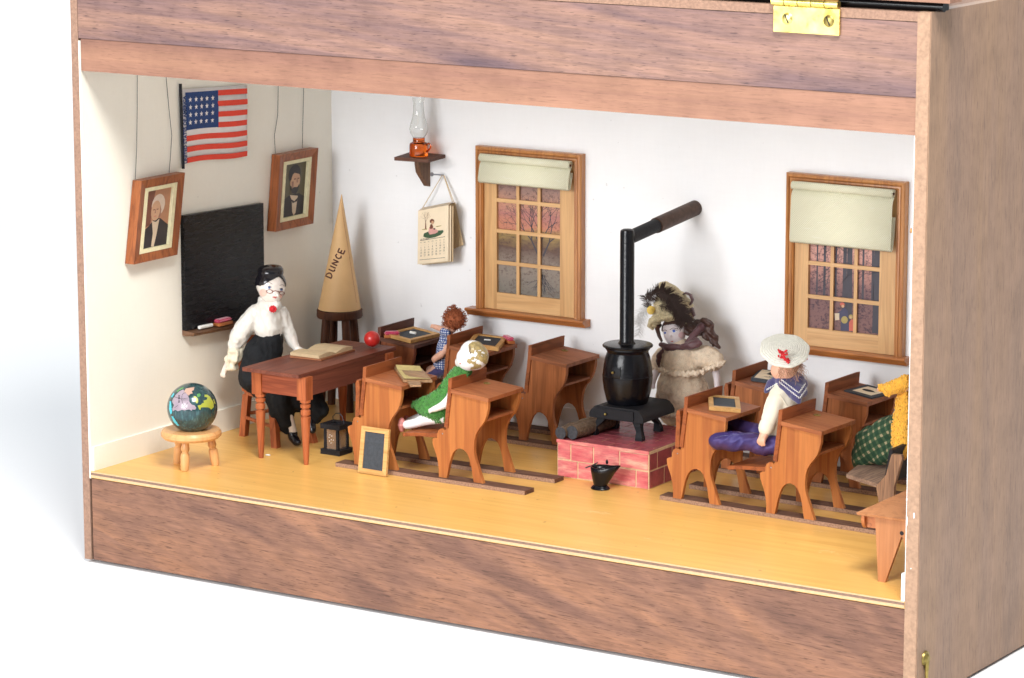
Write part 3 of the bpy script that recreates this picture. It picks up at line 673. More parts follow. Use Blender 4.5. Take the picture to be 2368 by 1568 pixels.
# ------------------------------------------------------------------ teacher's table and chair
def turned(c, ztop, zbot, prof, n=18, tilt=None):
    return lathe(nb(), [(r, zbot+(ztop-zbot)*k) for k, r in prof], c, n)
LEG = [(0, 0), (0, .155), (.12, .2), (.45, .27), (.62, .31), (.74, .34), (.745, .25), (.765, .25), (.775, .33), (.84, .33), (.86, .24), (.875, .24), (.885, .33), (.93, .35), (.94, .25), (.955, .25), (.965, .35), (1, .36), (1, 0)]
tb = thing('teacher_table', 'long red brown table with turned legs beside the seated teacher doll', 'table', (8.8, 14.3, 0))
obj('tabletop_board', hexa(nb(), [(6.25, 8.55, 6.02), (10.98, 8.5, 6.02), (10.9, 20.0, 6.02), (6.3, 20.0, 6.02)], [(6.25, 8.55, 6.27), (10.98, 8.5, 6.27), (10.9, 20.0, 6.27), (6.3, 20.0, 6.27)]), M_tabtop, tb, bev=.03)
obj('apron', mbox(7.4, 10.55, 9.12, 9.35, 4.6, 6.0), wood('apron_wood', (.38, .10, .045), (.30, .075, .035), (.18, .04, .02), 'x', band=.9, fine=9, pore=.6, rough=.42), tb)
obj('apron', mbox(10.7, 10.92, 9.7, 18.6, 4.6, 6.0), M_tabtop, tb); obj('apron', mbox(6.9, 7.1, 9.7, 18.6, 4.6, 6.0), M_tabtop, tb)
obj('apron', mbox(7.4, 10.55, 18.9, 19.1, 4.6, 6.0), M_tabtop, tb)
for x, y in ((7.08, 9.35), (10.85, 9.35), (7.08, 19.0), (10.75, 19.0)):
    g = nb(); box(g, x-.38, x+.38, y-.38, y+.38, 4.42, 6.01); lathe(g, [(r, k*4.43) for k, r in LEG], (x+(.12 if y < 10 else 0), y-.1, 0), 18); obj('leg', g, M_tableg, tb, bev=0)
ch = thing('teacher_chair', 'red brown wooden chair the black and white clad teacher doll sits on', 'chair', (4.3, 14, 0))
st_ = [(2.25, 13.95), (5.6, 12.7), (6.7, 15.0), (3.3, 16.1)]
obj('seat', hexa(nb(), [(x, y, 3.0) for x, y in st_], [(x, y, 3.2) for x, y in st_]), M_tableg, ch, bev=.04)
for (a, b) in (((2.06, 14.05), (2.35, 14.15)), ((6.16, 12.3), (5.5, 12.9)), ((7.4, 14.95), (6.4, 14.9)), ((3.2, 16.3), (3.45, 15.9))):
    g = nb(); dx = .24; hexa(g, [(a[0]-dx, a[1]-dx, 0), (a[0]+dx, a[1]-dx, 0), (a[0]+dx, a[1]+dx, 0), (a[0]-dx, a[1]+dx, 0)], [(b[0]-dx, b[1]-dx, 3.0), (b[0]+dx, b[1]-dx, 3.0), (b[0]+dx, b[1]+dx, 3.0), (b[0]-dx, b[1]+dx, 3.0)]); obj('leg', g, M_tableg, ch, bev=.03)
obj('stretcher', tube(nb(), [(2.2, 14.05, 1.35), (5.95, 12.5, 1.35)], .13, 10), M_tableg, ch); obj('stretcher', tube(nb(), [(2.2, 14.1, 1.6), (3.3, 16.1, 1.6)], .13, 10), M_tableg, ch)
for x, y in ((2.3, 14.1), (3.4, 16.0)):
    obj('back_post', hexa(nb(), [(x-.2, y-.2, 3.2), (x+.2, y-.2, 3.2), (x+.2, y+.2, 3.2), (x-.2, y+.2, 3.2)], [(x-1.0, y-.15, 7.6), (x-.7, y-.15, 7.6), (x-.7, y+.15, 7.6), (x-1.0, y+.15, 7.6)]), M_tableg, ch, bev=.04)
for k, z in ((.3, 4.5), (.75, 6.5)):
    p0, p1 = (2.3-.85*k, 14.2), (3.4-.85*k, 15.9); obj('back_slat', hexa(nb(), [(p0[0]-.05, p0[1], z), (p0[0]+.07, p0[1], z), (p1[0]+.07, p1[1], z), (p1[0]-.05, p1[1], z)], [(p0[0]-.15, p0[1], z+.5), (p0[0]-.03, p0[1], z+.5), (p1[0]-.03, p1[1], z+.5), (p1[0]-.15, p1[1], z+.5)]), M_tableg, ch, bev=.02)
# ------------------------------------------------------------------ things on the teacher's table
bk = thing('open_book', 'open book with yellowed blank pages on a brown cover lying on the teacher table', 'book', (7.9, 14.6, 6.28))
q = [A('r3', 905, 715, H=6.3), A('r3', 1135, 752, H=6.3), A('r4', 222, 432, H=6.3), A('r4', 30, 385, H=6.3)]
q = [V((7.0, 12.9, 6.3)), V((9.5, 13.1, 6.3)), V((9.4, 17.2, 6.3)), V((6.7, 17.0, 6.3))]
obj('cover', hexa(nb(), [(p.x, p.y, 6.285) for p in q], [(p.x, p.y, 6.4) for p in q]), M_leather, bk, bev=.03)
for s in (0, 1):
    g = nb(); y0, y1 = (13.1, 15.05) if s == 0 else (15.05, 17.0); N = 10; top = []; rows = []
    for i in range(N+1):
        u = i/N; y = y0+(y1-y0)*u; v = u if s == 1 else 1-u     # v = 0 at the spine
        h = 6.41+.34*math.sin(min(1, v*1.15)*PI*.62)*(1-v*.35)+.06*(1-v)
        rows.append([(6.9+.1*u, y, 6.405), (9.3, y+.05, 6.405), (9.3, y+.05, h), (6.9+.1*u, y, h)])
    vv = [[g.verts.new(p) for p in r] for r in rows]
    for a, b in zip(vv, vv[1:]):
        for j in range(4): g.faces.new((a[j], a[(j+1) % 4], b[(j+1) % 4], b[j]))
    g.faces.new(vv[0][::-1]); g.faces.new(vv[-1]); obj('pages', g, M_paper, bk, smooth=30)
ap = thing('red_ball', 'matt red wooden ball like an apple at the far corner of the teacher table', 'ball', (10.1, 18.9, 6.28))
obj('ball', ball(nb(), A('r4', 378, 340, Y=18.8), .56, 4), M_red, ap)
# ------------------------------------------------------------------ globe and its stool
st = thing('milking_stool', 'low round three legged stool with turned legs under the globe', 'stool', (4.85, 4.6, 0))
obj('seat', lathe(nb(), [(0, 2.0), (1.5, 1.98), (1.85, 2.03), (2.02, 2.2), (2.03, 2.4), (1.9, 2.58), (1.5, 2.62), (0, 2.55)], (4.9, 4.6, 0), 48), M_stool, st)
for fx, fy in ((3.38, 4.95), (5.2, 3.45), (5.95, 5.85)):
    tx, ty = 4.9+(fx-4.9)*.8, 4.6+(fy-4.6)*.8; P = [V((fx, fy, 0)).lerp(V((tx, ty, 2.05)), k) for k in (0, .04, .2, .45, .55, .58, .62, .66, .72, .85, 1)]
    obj('leg', tube(nb(), P, [.24, .27, .30, .31, .28, .22, .22, .28, .29, .25, .2], 16), M_stool, st)
gc = A('n6', 568, 520, Y=4.6); GR = 1.68
gl = thing('globe', 'small dark blue green globe with pink and yellow continents on the round stool', 'globe', (gc.x, gc.y, 2.6))
g = ball(nb(), gc, GR, 5); T = bvh(g); 
sea = obj('sphere', g, M_sea, gl)
def gp(poly, m, nm, off=.012): return obj(nm, patch(nb(), T, 'n6', poly, 4, off), m, sea)
gp([(430, 240), (470, 285), (500, 330), (520, 370), (525, 430), (560, 470), (600, 480), (628, 520), (610, 550), (570, 545), (560, 565), (520, 545), (490, 550), (450, 560), (410, 550), (350, 572), (310, 550), (270, 575), (262, 540), (290, 480), (262, 430), (270, 390), (320, 320), (370, 270)], M_asia, 'continent')
gp([(470, 225), (530, 215), (600, 205), (590, 250), (560, 265), (575, 300), (535, 310), (515, 335), (480, 310), (440, 280)], M_gp, 'continent')
gp([(590, 340), (620, 345), (655, 380), (660, 430), (640, 455), (615, 430), (590, 390)], M_gy, 'continent')
gp([(640, 310), (680, 300), (700, 325), (670, 360), (640, 345)], M_gg, 'continent')
gp([(755, 320), (800, 320), (840, 350), (870, 400), (895, 450), (895, 510), (855, 545), (820, 515), (760, 510), (700, 515), (690, 555), (670, 540), (650, 485), (700, 475), (720, 450), (745, 445), (740, 410), (790, 395), (800, 360), (755, 355)], M_gy, 'continent')
gp([(330, 260), (400, 215), (440, 205), (430, 225), (370, 255), (340, 285)], M_gg, 'continent')
gp([(225, 420), (245, 420), (250, 500), (262, 600), (235, 620), (215, 540)], M_teal, 'seam_band'); gp([(250, 650), (275, 650), (320, 720), (370, 790), (340, 790), (290, 740)], M_teal, 'seam_band'); gp([(245, 350), (285, 290), (295, 310), (262, 365)], M_teal, 'seam_band')
gp([(885, 390), (897, 390), (922, 460), (910, 465)], M_gy, 'seam_band')
g = nb()
for pts in ([(410, 340), (408, 400), (430, 470), (480, 530)], [(415, 330), (430, 300), (470, 290)], [(290, 350), (400, 385), (520, 370)], [(420, 400), (520, 400)], [(450, 500), (500, 440)], [(300, 520), (350, 480)]):
    stroke(g, T, 'n6', pts, .012, .014, sub=5)
obj('map_lines', g, M_ink, sea)
g = nb()      # ASIA reads down the continent
for L, cy in (([[(0, 1), (.5, 0), (1, 1)], [(.2, .6), (.8, .6)]], 340), ([[(1, .1), (0, .1), (0, .5), (1, .5), (1, .95), (0, .95)]], 372), ([[(.5, 0), (.5, 1)]], 404), ([[(0, 1), (.5, 0), (1, 1)], [(.2, .6), (.8, .6)]], 430)):
    for s_ in L: stroke(g, T, 'n6', [(370-(u*0+(v)*18)+8, cy-10+u*20) for u, v in s_], .02, .02, sub=2)
obj('lettering', g, M_ink, sea)
obj('pivot', lathe(nb(), [(0, 2.57), (.6, 2.57), (.5, 2.64), (.2, 2.7), (0, 2.7)], (gc.x, gc.y, 0), 20), M_blackm, gl)
# ------------------------------------------------------------------ lantern
ln = thing('lantern', 'small black square lantern with clear windows on the floor below the teacher table', 'lantern', (10.65, 13.2, 0))
a0, a1, b0, b1 = 9.85, 11.45, 12.42, 13.95
obj('base', mbox(a0, a1, b0, b1, 0, .36), M_blackm, ln, bev=.03)
g = nb(); box(g, a0, a1, b0, b0+.5, 1.78, 2.12); box(g, a0, a1, b1-.5, b1, 1.78, 2.12); box(g, a0, a0+.5, b0+.5, b1-.5, 1.78, 2.12); box(g, a1-.5, a1, b0+.5, b1-.5, 1.78, 2.12); obj('roof', g, M_blackm, ln)
for x in (a0+.2, a1-.38):
    for y in (b0+.12, b1-.3): obj('post', mbox(x, x+.17, y, y+.17, .36, 1.78), M_blackm, ln)
obj('pane', mbox(a0+.42, a1-.42, b0+.16, b0+.18, .37, 1.77), M_pane, ln); obj('pane', mbox(a1-.3, a1-.28, b0+.32, b1-.32, .37, 1.77), M_pane, ln)
obj('candle', lathe(nb(), [(0, .37), (.16, .37), (.16, 1.3), (0, 1.35)], (10.85, 13.2, 0), 14), M_chalk, ln)
g = nb()
for u, v in ((570, 755), (552, 810), (612, 780), (600, 865), (562, 892), (595, 940), (648, 875)): ball(g, A('n2', u, v, Y=b0+.15), .035, 1)
obj('bright_dots', g, M_chalk, ln)
obj('handle', tube(nb(), [(a0+.55, 13.2, 2.1), (a0+.5, 13.2, 2.5), (a0+.75, 13.2, 2.75), (10.9, 13.2, 2.8), (a1-.3, 13.2, 2.6), (a1-.15, 13.2, 2.1)], .03, 8), M_tin, ln)
fl = thing('white_fleck', 'tiny oval white fleck lying on the floor beside the table leg', 'fleck', (7.9, 9.35, 0)); obj('fleck', ball(nb(), (A('r3', 797, 1387, H=.05)), 1, 2, (.2, .13, .06)), M_chalk, fl)
# ------------------------------------------------------------------ dark stool with the paper cone
ds = thing('tall_stool', 'tall dark stained stool in the corner holding the paper cone', 'stool', (2.45, 25.1, 0))
cx, cyy = 2.5, 25.0; ztop = 7.35
obj('seat', lathe(nb(), [(0, ztop-.62), (1.6, ztop-.62), (1.66, ztop-.5), (1.64, ztop-.06), (1.5, ztop), (0, ztop)], (cx, cyy, 0), 40), M_dkstool, ds)
for k in range(4):
    a = PI/4+k*PI/2+.25; P0 = V((cx+1.05*math.cos(a), cyy+1.05*math.sin(a), ztop-.6)); P1 = V((cx+1.62*math.cos(a), cyy+1.55*math.sin(a), 0))
    obj('leg', tube(nb(), [P0, P0.lerp(P1, .5), P1], [.30, .33, .28], 12), M_dkstool, ds)
for k in range(4):
    a = PI/4+k*PI/2+.25; b = a+PI/2; zz = 2.6+.5*(k % 2); q = 1.05+.55*(1-zz/6.7)
    obj('stretcher', tube(nb(), [(cx+q*math.cos(a), cyy+q*math.sin(a), zz), (cx+q*math.cos(b), cyy+q*math.sin(b), zz)], .12, 8), M_dkstool, ds)
hc = thing('dunce_cap', 'tall tan paper cone lettered DUNCE standing on the dark stool', 'cap', (cx, cyy, ztop))
tip = A('r5', 232, 690, Y=24.9); g = nb(); n = 64; R0 = 1.54
bt = [g.verts.new((cx+R0*math.cos(2*PI*j/n), cyy+R0*math.sin(2*PI*j/n), ztop+.01)) for j in range(n)]
mid = [g.verts.new(V((cx+R0*math.cos(2*PI*j/n), cyy+R0*math.sin(2*PI*j/n), ztop+.01)).lerp(tip, .5)) for j in range(n)]
hi = [g.verts.new(V((cx+R0*math.cos(2*PI*j/n), cyy+R0*math.sin(2*PI*j/n), ztop+.01)).lerp(tip, .985)) for j in range(n)]
for a, b in ((bt, mid), (mid, hi)):
    for j in range(n): g.faces.new((a[j], a[(j+1) % n], b[(j+1) % n], b[j]))
g.faces.new(hi); g.faces.new(bt[::-1]); T = bvh(g); co = obj('cone', g, M_cone, hc, smooth=50)
g = nb(); LET = {'D': [[(0, 0), (0, 1), (.5, .95), (.85, .6), (.8, .3), (.4, .02), (0, 0)]], 'U': [[(0, 0), (0, .75), (.2, 1), (.45, .9)], [(.75, 0), (.75, 1)]], 'N': [[(0, 1), (0, 0), (.8, 1), (.8, 0)]], 'C': [[(.8, .1), (.4, 0), (.1, .3), (.1, .7), (.45, 1), (.8, .85)]], 'E': [[(.8, 0), (0, 0), (.05, 1), (.8, 1)], [(0, .5), (.6, .5)]]}
cen = [(155, 1210), (174, 1168), (192, 1130), (211, 1093), (230, 1058)]
for ch_, (u, v) in zip('DUNCE', cen):
    a = math.radians(-66); up = (math.cos(a-PI/2), math.sin(a-PI/2)); rt = (math.cos(a), math.sin(a)); s_ = 32
    for L in LET[ch_]: stroke(g, T, 'r5', [(u+(p[0]-.4)*s_*rt[0]-(p[1]-.5)*s_*1.15*up[0], v+(p[0]-.4)*s_*rt[1]-(p[1]-.5)*s_*1.15*up[1]) for p in L], .055, .012, sub=4)
obj('lettering', g, M_inkbr, co)
stroke(g := nb(), T, 'r5', [(222, 700), (250, 900), (290, 1150), (325, 1380)], .012, .004, sub=6); obj('paper_seam', g, M_leather, co)
# ------------------------------------------------------------------ blackboard and what lies on its ledge
bb = thing('blackboard', 'glossy black blackboard hung on the cream left wall above the teacher', 'blackboard', (0, 14.5, 7.8))
obj('board', hexa(nb(), [(0.01, 10.0, 7.95), (.34, 10.0, 7.95), (.34, 18.95, 7.6), (.01, 18.95, 7.6)], [(0.01, 10.05, 15.9), (.34, 10.05, 15.9), (.34, 19.0, 15.62), (.01, 19.0, 15.62)]), M_board, bb, bev=.03)
obj('chalk_ledge', hexa(nb(), [(.01, 10.0, 7.55), (.8, 10.2, 7.55), (.95, 18.9, 7.2), (.01, 18.9, 7.2)], [(.01, 10.0, 7.93), (.98, 10.15, 7.78), (.98, 18.9, 7.42), (.01, 18.9, 7.58)]), M_brack2, bb, bev=.04)
cl = thing('chalk_stick', 'short white stick of chalk on the blackboard ledge', 'chalk', (.6, 11.8, 7.95)); obj('stick', tube(nb(), [(.6, 11.15, 8.0), (.55, 12.6, 7.94)], .13, 14), M_chalk, cl)
def eraser(c, ln_, deg, label, wood_=M_bracket, s=.6):
    t = thing('chalk_eraser', label, 'eraser', c, 'chalk erasers with pink felt'); R = Matrix.Translation(V(c)) @ rot('Z', deg)
    a = mbox(-ln_/2, ln_/2, -s/2, s/2, 0, .22); bmesh.ops.transform(a, matrix=R, verts=a.verts); obj('block', a, wood_, t, bev=.02)
    b = mbox(-ln_/2, ln_/2, -s/2, s/2, .222, .46); bmesh.ops.bevel(b, geom=b.edges[:], offset=.1, segments=3, affect='EDGES'); bmesh.ops.transform(b, matrix=R, verts=b.verts); obj('felt', b, M_pink, t)
eraser((.63, 13.75, 7.78), 1.45, 88, 'pink and wood chalk eraser on the blackboard ledge beside the chalk')
# ------------------------------------------------------------------ framed portraits with hanging wires
def picture(y0, y1, z0, z1, sh, label, kind, wires):
    t = thing('framed_portrait', label, 'picture', (0, (y0+y1)/2, z0), 'framed portraits on wires'); X0, X1 = .06, .82
    def P(u, v, x=X1): return V((x, y0+(y1-y0)*u+sh*(1-v)*-1, z0+(z1-z0)*v))
    wy, wz = .135, .105
    for q in (((0, 0), (1, 0), (1-wy, wz), (wy, wz)), ((0, 1), (1, 1), (1-wy, 1-wz), (wy, 1-wz)), ((0, 0), (0, 1), (wy, 1-wz), (wy, wz)), ((1, 0), (1, 1), (1-wy, 1-wz), (1-wy, wz))):
        obj('frame_rail', hexa(nb(), [P(*p, X0) for p in q], [P(*p, X1 if i < 2 else X1-.12) for i, p in enumerate(q)]), M_frame, t, bev=.015)
    m = nb(); a, b = wy, wz; c, d = wy+.07, wz+.045
    for q in (((a, b), (1-a, b), (1-c, d), (c, d)), ((a, 1-b), (1-a, 1-b), (1-c, 1-d), (c, 1-d)), ((a, b), (a, 1-b), (c, 1-d), (c, d)), ((1-a, b), (1-a, 1-b), (1-c, 1-d), (1-c, d))):
        hexa(m, [P(*p, .5) for p in q], [P(*p, .74) for p in q])
    obj('mat', m, M_mat, t, bev=.01)
    pic = nb(); ms = [P_dark, P_skin, P_brn, P_tan, P_hairw, P_olive, P_linen, P_sha, P_red]
    def pl(pts, mi, k):
        if k >= 1 and mi != 2 or k > 1: pts = [(min(1, max(0, .5+(u-.5)*1.3)), min(1, max(0, (v-.02)*1.12-.02))) for u, v in pts]
        vs = [pic.verts.new(P(c+(1-2*c)*u, d+(1-2*d)*v, .5+.006*k)) for u, v in pts]; pic.faces.new(vs).material_index = mi
    def el(cu, cv, ru, rv, mi, k): pl([(cu+ru*math.cos(i*PI/8), cv+rv*math.sin(i*PI/8)) for i in range(16)], mi, k)
    if kind == 'white':
        pl([(0, 0), (1, 0), (1, 1), (0, 1)], 3, 0); pl([(0, .35), (.3, .4), (.32, .75), (.4, 1), (0, 1)], 2, 1); pl([(0, 0), (.05, .3), (.3, .38), (.45, .47), (.62, .47), (.9, .34), (1, .25), (1, 0)], 0, 2)
        pl([(.38, .45), (.5, .42), (.6, .46), (.55, .2), (.5, .03), (.42, .05), (.44, .25)], 6, 3); el(.53, .68, .20, .17, 4, 3); el(.47, .60, .145, .155, 1, 4); pl([(.55, .47), (.6, .58), (.58, .68), (.63, .6), (.62, .5)], 7, 5)
        for u in (.41, .51): pl([(u-.03, .625), (u+.03, .625), (u+.025, .61), (u-.025, .61)], 2, 6)
        pl([(.445, .62), (.46, .62), (.47, .56), (.43, .56)], 7, 6); pl([(.42, .52), (.5, .52), (.49, .51), (.43, .51)], 8, 6)
    else:
        pl([(0, 0), (1, 0), (1, 1), (0, 1)], 5, 0); pl([(0, 0), (0, .3), (.25, .36), (.38, .4), (.7, .4), (.95, .33), (1, .1), (1, 0)], 0, 1)
        pl([(.38, .4), (.66, .36), (.62, .08), (.56, .03), (.5, .1), (.46, .3)], 6, 2); pl([(.42, .33), (.55, .28), (.66, .33), (.64, .27), (.5, .25)], 0, 3); el(.5, .74, .21, .16, 0, 2); el(.55, .62, .155, .165, 1, 3)
        pl([(.4, .56), (.43, .5), (.5, .52), (.62, .51), (.68, .56), (.66, .46), (.58, .40), (.46, .42), (.38, .5)], 0, 4); el(.39, .60, .03, .05, 1, 4); pl([(.39, .72), (.5, .76), (.68, .72), (.66, .8), (.5, .84), (.36, .8)], 0, 4)
        for u in (.52, .64): pl([(u-.035, .665), (u+.03, .665), (u+.03, .645), (u-.03, .645)], 2, 5)
        pl([(.58, .66), (.6, .66), (.63, .59), (.58, .59)], 7, 5); pl([(.41, .62), (.48, .62), (.48, .52), (.44, .5)], 7, 5)
    obj('portrait_print', pic, ms, t, smooth=0)
    for i, w in enumerate(wires): obj('hanging_wire', tube(nb(), [V((.1, a_, b_)) for a_, b_ in w], .022, 6), M_wire, t)
picture(5.0, 9.65, 13.45, 18.95, 1.0, 'wooden framed portrait of a white haired man in a dark coat, left of the blackboard', 'white', [[(5.68, 28.2), (5.68, 25.85), (5.6, 23.75), (5.44, 21.0), (5.23, 19.0)], [(8.6, 28.2), (8.74, 25.36), (8.95, 23.4), (9.2, 21.5), (9.05, 20.3), (8.82, 18.9)]])
picture(20.45, 24.97, 13.5, 18.87, .72, 'wooden framed portrait of a dark bearded man with a bow tie, right of the flag', 'dark', [[(21.4, 28.2), (21.25, 23.4), (21.15, 21.6), (20.73, 20.2), (20.8, 18.9)], [(24.4, 28.2), (24.27, 23), (24.1, 20.5), (24.02, 18.9)]])
# ------------------------------------------------------------------ flag
fg = thing('wall_flag', 'small red white and blue striped flag with stars pinned high on the left wall', 'flag', (0, 10.2, 19.1))
obj('pole', tube(nb(), [(.2, 10.12, 24.9), (.22, 10.22, 19.1)], .11, 10), M_blackm, fg)
Y0, Y1, FT, FB = 10.62, 17.45, 24.23, 19.3
def fz(y, k):   # k 0 top .. 1 bottom
    u = (y-Y0)/(Y1-Y0); top = 24.26-.40*u; bot = 19.42-.28*u+.06*math.sin(u*6); return top+(bot-top)*k
def fx(y, k): return .16+.05*math.sin((y-Y0)*1.1+k*3)+.03*math.sin(k*9)
def fstrip(bm_, ya, yb, ka, kb, off, mi=0, n=12):
    g0 = [[bm_.verts.new((fx(y, k)+off, y, fz(y, k))) for k in (ka, (ka+kb)/2, kb)] for y in [ya+(yb-ya)*i/n for i in range(n+1)]]
    for a, b in zip(g0, g0[1:]):
        for j in range(2): bm_.faces.new((a[j], a[j+1], b[j+1], b[j])).material_index = mi
clo = nb(); fstrip(clo, Y0-.45, Y1+.06, -.05, 1.0, 0, 0, 24)
cloth = obj('cloth', clo, M_flagw, fg, smooth=60); cloth.modifiers.new('s', 'SOLIDIFY').thickness = .0002
sr = nb()
for i in range(7): fstrip(sr, Y0 if i > 3 else Y0+3.6, Y1, i*2/13, (i*2+1)/13, .045)
obj('red_stripes', sr, M_flagr, cloth, smooth=60)
cb = nb(); fstrip(cb, Y0, Y0+3.66, 0, 7/13-.005, .055); obj('blue_canton', cb, M_flagb, cloth, smooth=60)
sg = nb()
for i in range(5):
    for j in range(4):
        y = Y0+.42+i*.62+(.08 if i == 4 else 0); k = .105+j*.108; z = fz(y, k); x = fx(y, k)+.075; c = sg.verts.new((x, y, z)); ring = []
        for q_ in range(10):
            a = PI/2+q_*PI/5; r = .20 if q_ % 2 == 0 else .085; ring.append(sg.verts.new((x, y+r*math.cos(a), z+r*math.sin(a))))
        for q_ in range(10): sg.faces.new((c, ring[q_], ring[(q_+1) % 10]))
obj('stars', sg, M_flagw, cloth, smooth=0)
tx = nb(); text(tx, 'UNITED STATES OF AMERICA', Matrix.Translation(V((.345, 10.37, 21.75))) @ Matrix(((0, 0, 1, 0), (0, -1.3, 0, 0), (1, 0, 0, 0), (0, 0, 0, 1))), .35, bold=.012)
# ------------------------------------------------------------------ wall shelf, lamp, nail and calendar
obj('lettering', tx, M_flagb, cloth, smooth=0)
sh = thing('wall_shelf', 'small dark wooden shelf on a bracket on the back wall holding an oil lamp', 'shelf', (8.4, DP, 16.4))
q = [(7.15, DP), (9.75, DP), (10.5, 24.7), (7.75, 24.5)]; q = [(7.0, DP-.01), (9.9, DP-.01), (10.3, 25.0), (7.6, 24.7)]
obj('shelf_board', hexa(nb(), [(x, y, 18.5) for x, y in q], [(x, y, 18.74) for x, y in q]), M_shelf, sh, bev=.03)
obj('bracket', prism(nb(), [(DP-.01, 18.5), (DP-.01, 16.35), (DP-.25, 16.4), (DP-.8, 17.0), (DP-1.25, 17.5), (DP-1.4, 18.1), (DP-1.4, 18.5)], 8.2, 8.6, 'x'), M_brack2, sh, bev=.03)
lp = thing('oil_lamp', 'miniature oil lamp with amber font and clear glass chimney on the wall shelf', 'lamp', (8.8, 26, 18.75)); lc = A('r5', 717, 300, Y=26)
cxx = lc.x; obj('font', lathe(nb(), [(0, 18.76), (.66, 18.76), (.68, 18.9), (.67, 19.55), (.62, 19.68), (.45, 19.76), (.42, 19.82), (.43, 20.05), (0, 20.05)], (cxx, 26, 0), 32), M_amber, lp)
obj('chimney', lathe(nb(), [(.40, 20.06), (.46, 20.15), (.62, 20.4), (.67, 20.7), (.62, 21.0), (.45, 21.5), (.38, 22.0), (.37, 22.5), (.42, 22.75), (.44, 22.9), (.41, 22.9), (.385, 22.75), (.34, 22.5), (.345, 22.0), (.41, 21.5), (.58, 21.0), (.63, 20.7), (.58, 20.4), (.42, 20.17), (.36, 20.06)], (cxx, 26, 0), 32), M_glass, lp)
obj('handle', tube(nb(), [(cxx+.62, 26, 19.6), (cxx+.85, 26, 19.72), (cxx+1.0, 26, 19.6), (cxx+.98, 26, 19.4), (cxx+.8, 26, 19.2), (cxx+.62, 26, 19.12)], .07, 8), M_amber, lp)
nl = thing('iron_nail', 'grey nail sticking out of the back wall holding the calendar string', 'nail', (9.75, DP, 17.3)); n0, n1 = V((9.72, DP, 17.27)), V((9.6, 26.5, 17.45))
obj('shank', tube(nb(), [n0, n1], .055, 8), M_steel, nl); obj('head', tube(nb(), [n1, n1+(n1-n0).normalized()*.06], .15, 14), M_steel, nl)
ca = thing('wall_calendar', 'cream October calendar with a seated girl picture hanging by string from the nail', 'calendar', (9.8, 27, 10.8))
def C(u, v, d=0):       # front sheet: u across, v down, both 0..1 ; d pushes forward
    a = A('r5', 713, 805, Y=26.55); b = A('r5', 905, 768, Y=26.1); c = A('r5', 709, 1140, Y=26.75); e = A('r5', 904, 1118, Y=26.3)
    p = (a*(1-u)+b*u)*(1-v)+(c*(1-u)+e*u)*v; return p+V((.18, -1, .0)).normalized()*d
for k in range(7):
    g = nb(); s0 = k*.10
    pts = [C(0, 0), C(1, 0), C(1, 1), C(0, 1)]
    if k < 3: off = V((.12*k, .12*k, -.04*k))
    else: off = V((.2+.18*(k-3), .45+.16*(k-3), .5-.0*k))
    pp = [p+off for p in pts]
    if k >= 3: pp = [A('r5', 718, 800, Y=27.2), A('r5', 940, 752, Y=27.2), A('r5', 950+(k-3)*14, 1040-(k-3)*6, Y=27.3), A('r5', 730, 1060, Y=27.5)]
    if k >= 3: pp = [p+V((0, (k-3)*.04, 0)) for p in pp]
    hexa(g, pp, [p+V((.002, .012, 0)) for p in pp]); obj('page', g, M_paperl if k < 2 else M_paper, ca, smooth=0)
tp = [C(0, 0, .01), C(1, 0, .01), A('r5', 928, 748, Y=27.0), A('r5', 742, 785, Y=27.2)]
obj('top_fold', hexa(nb(), tp, [p+V((0, 0, .012)) for p in tp]), plain('fold_card', (.60, .49, .36), .8), ca, smooth=0)
for a, b in (((742, 785), (865, 580)), ((930, 752), (874, 582)), ((938, 750), (878, 584))): obj('string', tube(nb(), [A('r5', a[0], a[1], Y=27.1), A('r5', b[0], b[1], Y=27.5)], .03, 6), M_paper, ca)
pic = nb(); PM = [P_dark, P_brn, P_grn, P_pink, P_skin, P_yel]
def N3(u, v): return ((u-184)/(530-184), (v-890+(u-184)*.17)/(1487-890))
def pl(pts, mi, k):
    vs = [pic.verts.new(C(*N3(u, v), .012+.004*k)) for u, v in pts]; pic.faces.new(vs).material_index = mi
pl([(245, 1175), (255, 1140), (300, 1120), (380, 1110), (470, 1100), (475, 1120), (440, 1155), (380, 1180), (320, 1192), (270, 1185)], 2, 0)
pl([(305, 1130), (310, 1080), (330, 1050), (350, 1060), (365, 1090), (400, 1095), (415, 1120), (380, 1140), (320, 1152)], 3, 1); pl([(318, 1075), (325, 1040), (345, 1035), (358, 1065), (350, 1085), (325, 1090)], 1, 2)
pl(ell(345, 1005, 26, 26), 1, 3); pl(ell(352, 1018, 14, 18), 4, 4); pl(ell(372, 1088, 12, 8), 0, 4); pl([(385, 1060), (455, 1048), (440, 1058), (400, 1068)], 5, 0); pl([(230, 1095), (290, 1085), (285, 1097), (240, 1102)], 5, 0)
pl([(266, 1090), (281, 1090), (275, 1000), (270, 1000)], 1, 1)
rr = random.Random(5)
def twig(x, y, a, l, w, d):
    x2, y2 = x+math.sin(a)*l, y-math.cos(a)*l; pl([(x-w, y), (x+w, y), (x2+w*.6, y2), (x2-w*.6, y2)], 1, 1)
    if d:
        for s_ in (-1, 1): twig(x2, y2, a+s_*rr.uniform(.2, .6), l*.75, w*.7, d-1)
twig(272, 1010, 0, 38, 2.2, 4); twig(272, 1010, -.5, 34, 1.6, 3); twig(272, 1010, .5, 34, 1.6, 3)
for u0, v0, u1, v1, w in ((212, 1222, 492, 1170, 2.2), (206, 1438, 492, 1396, 2.0)): pl([(u0, v0-w), (u1, v1-w), (u1, v1+w), (u0, v0+w)], 0, 0)
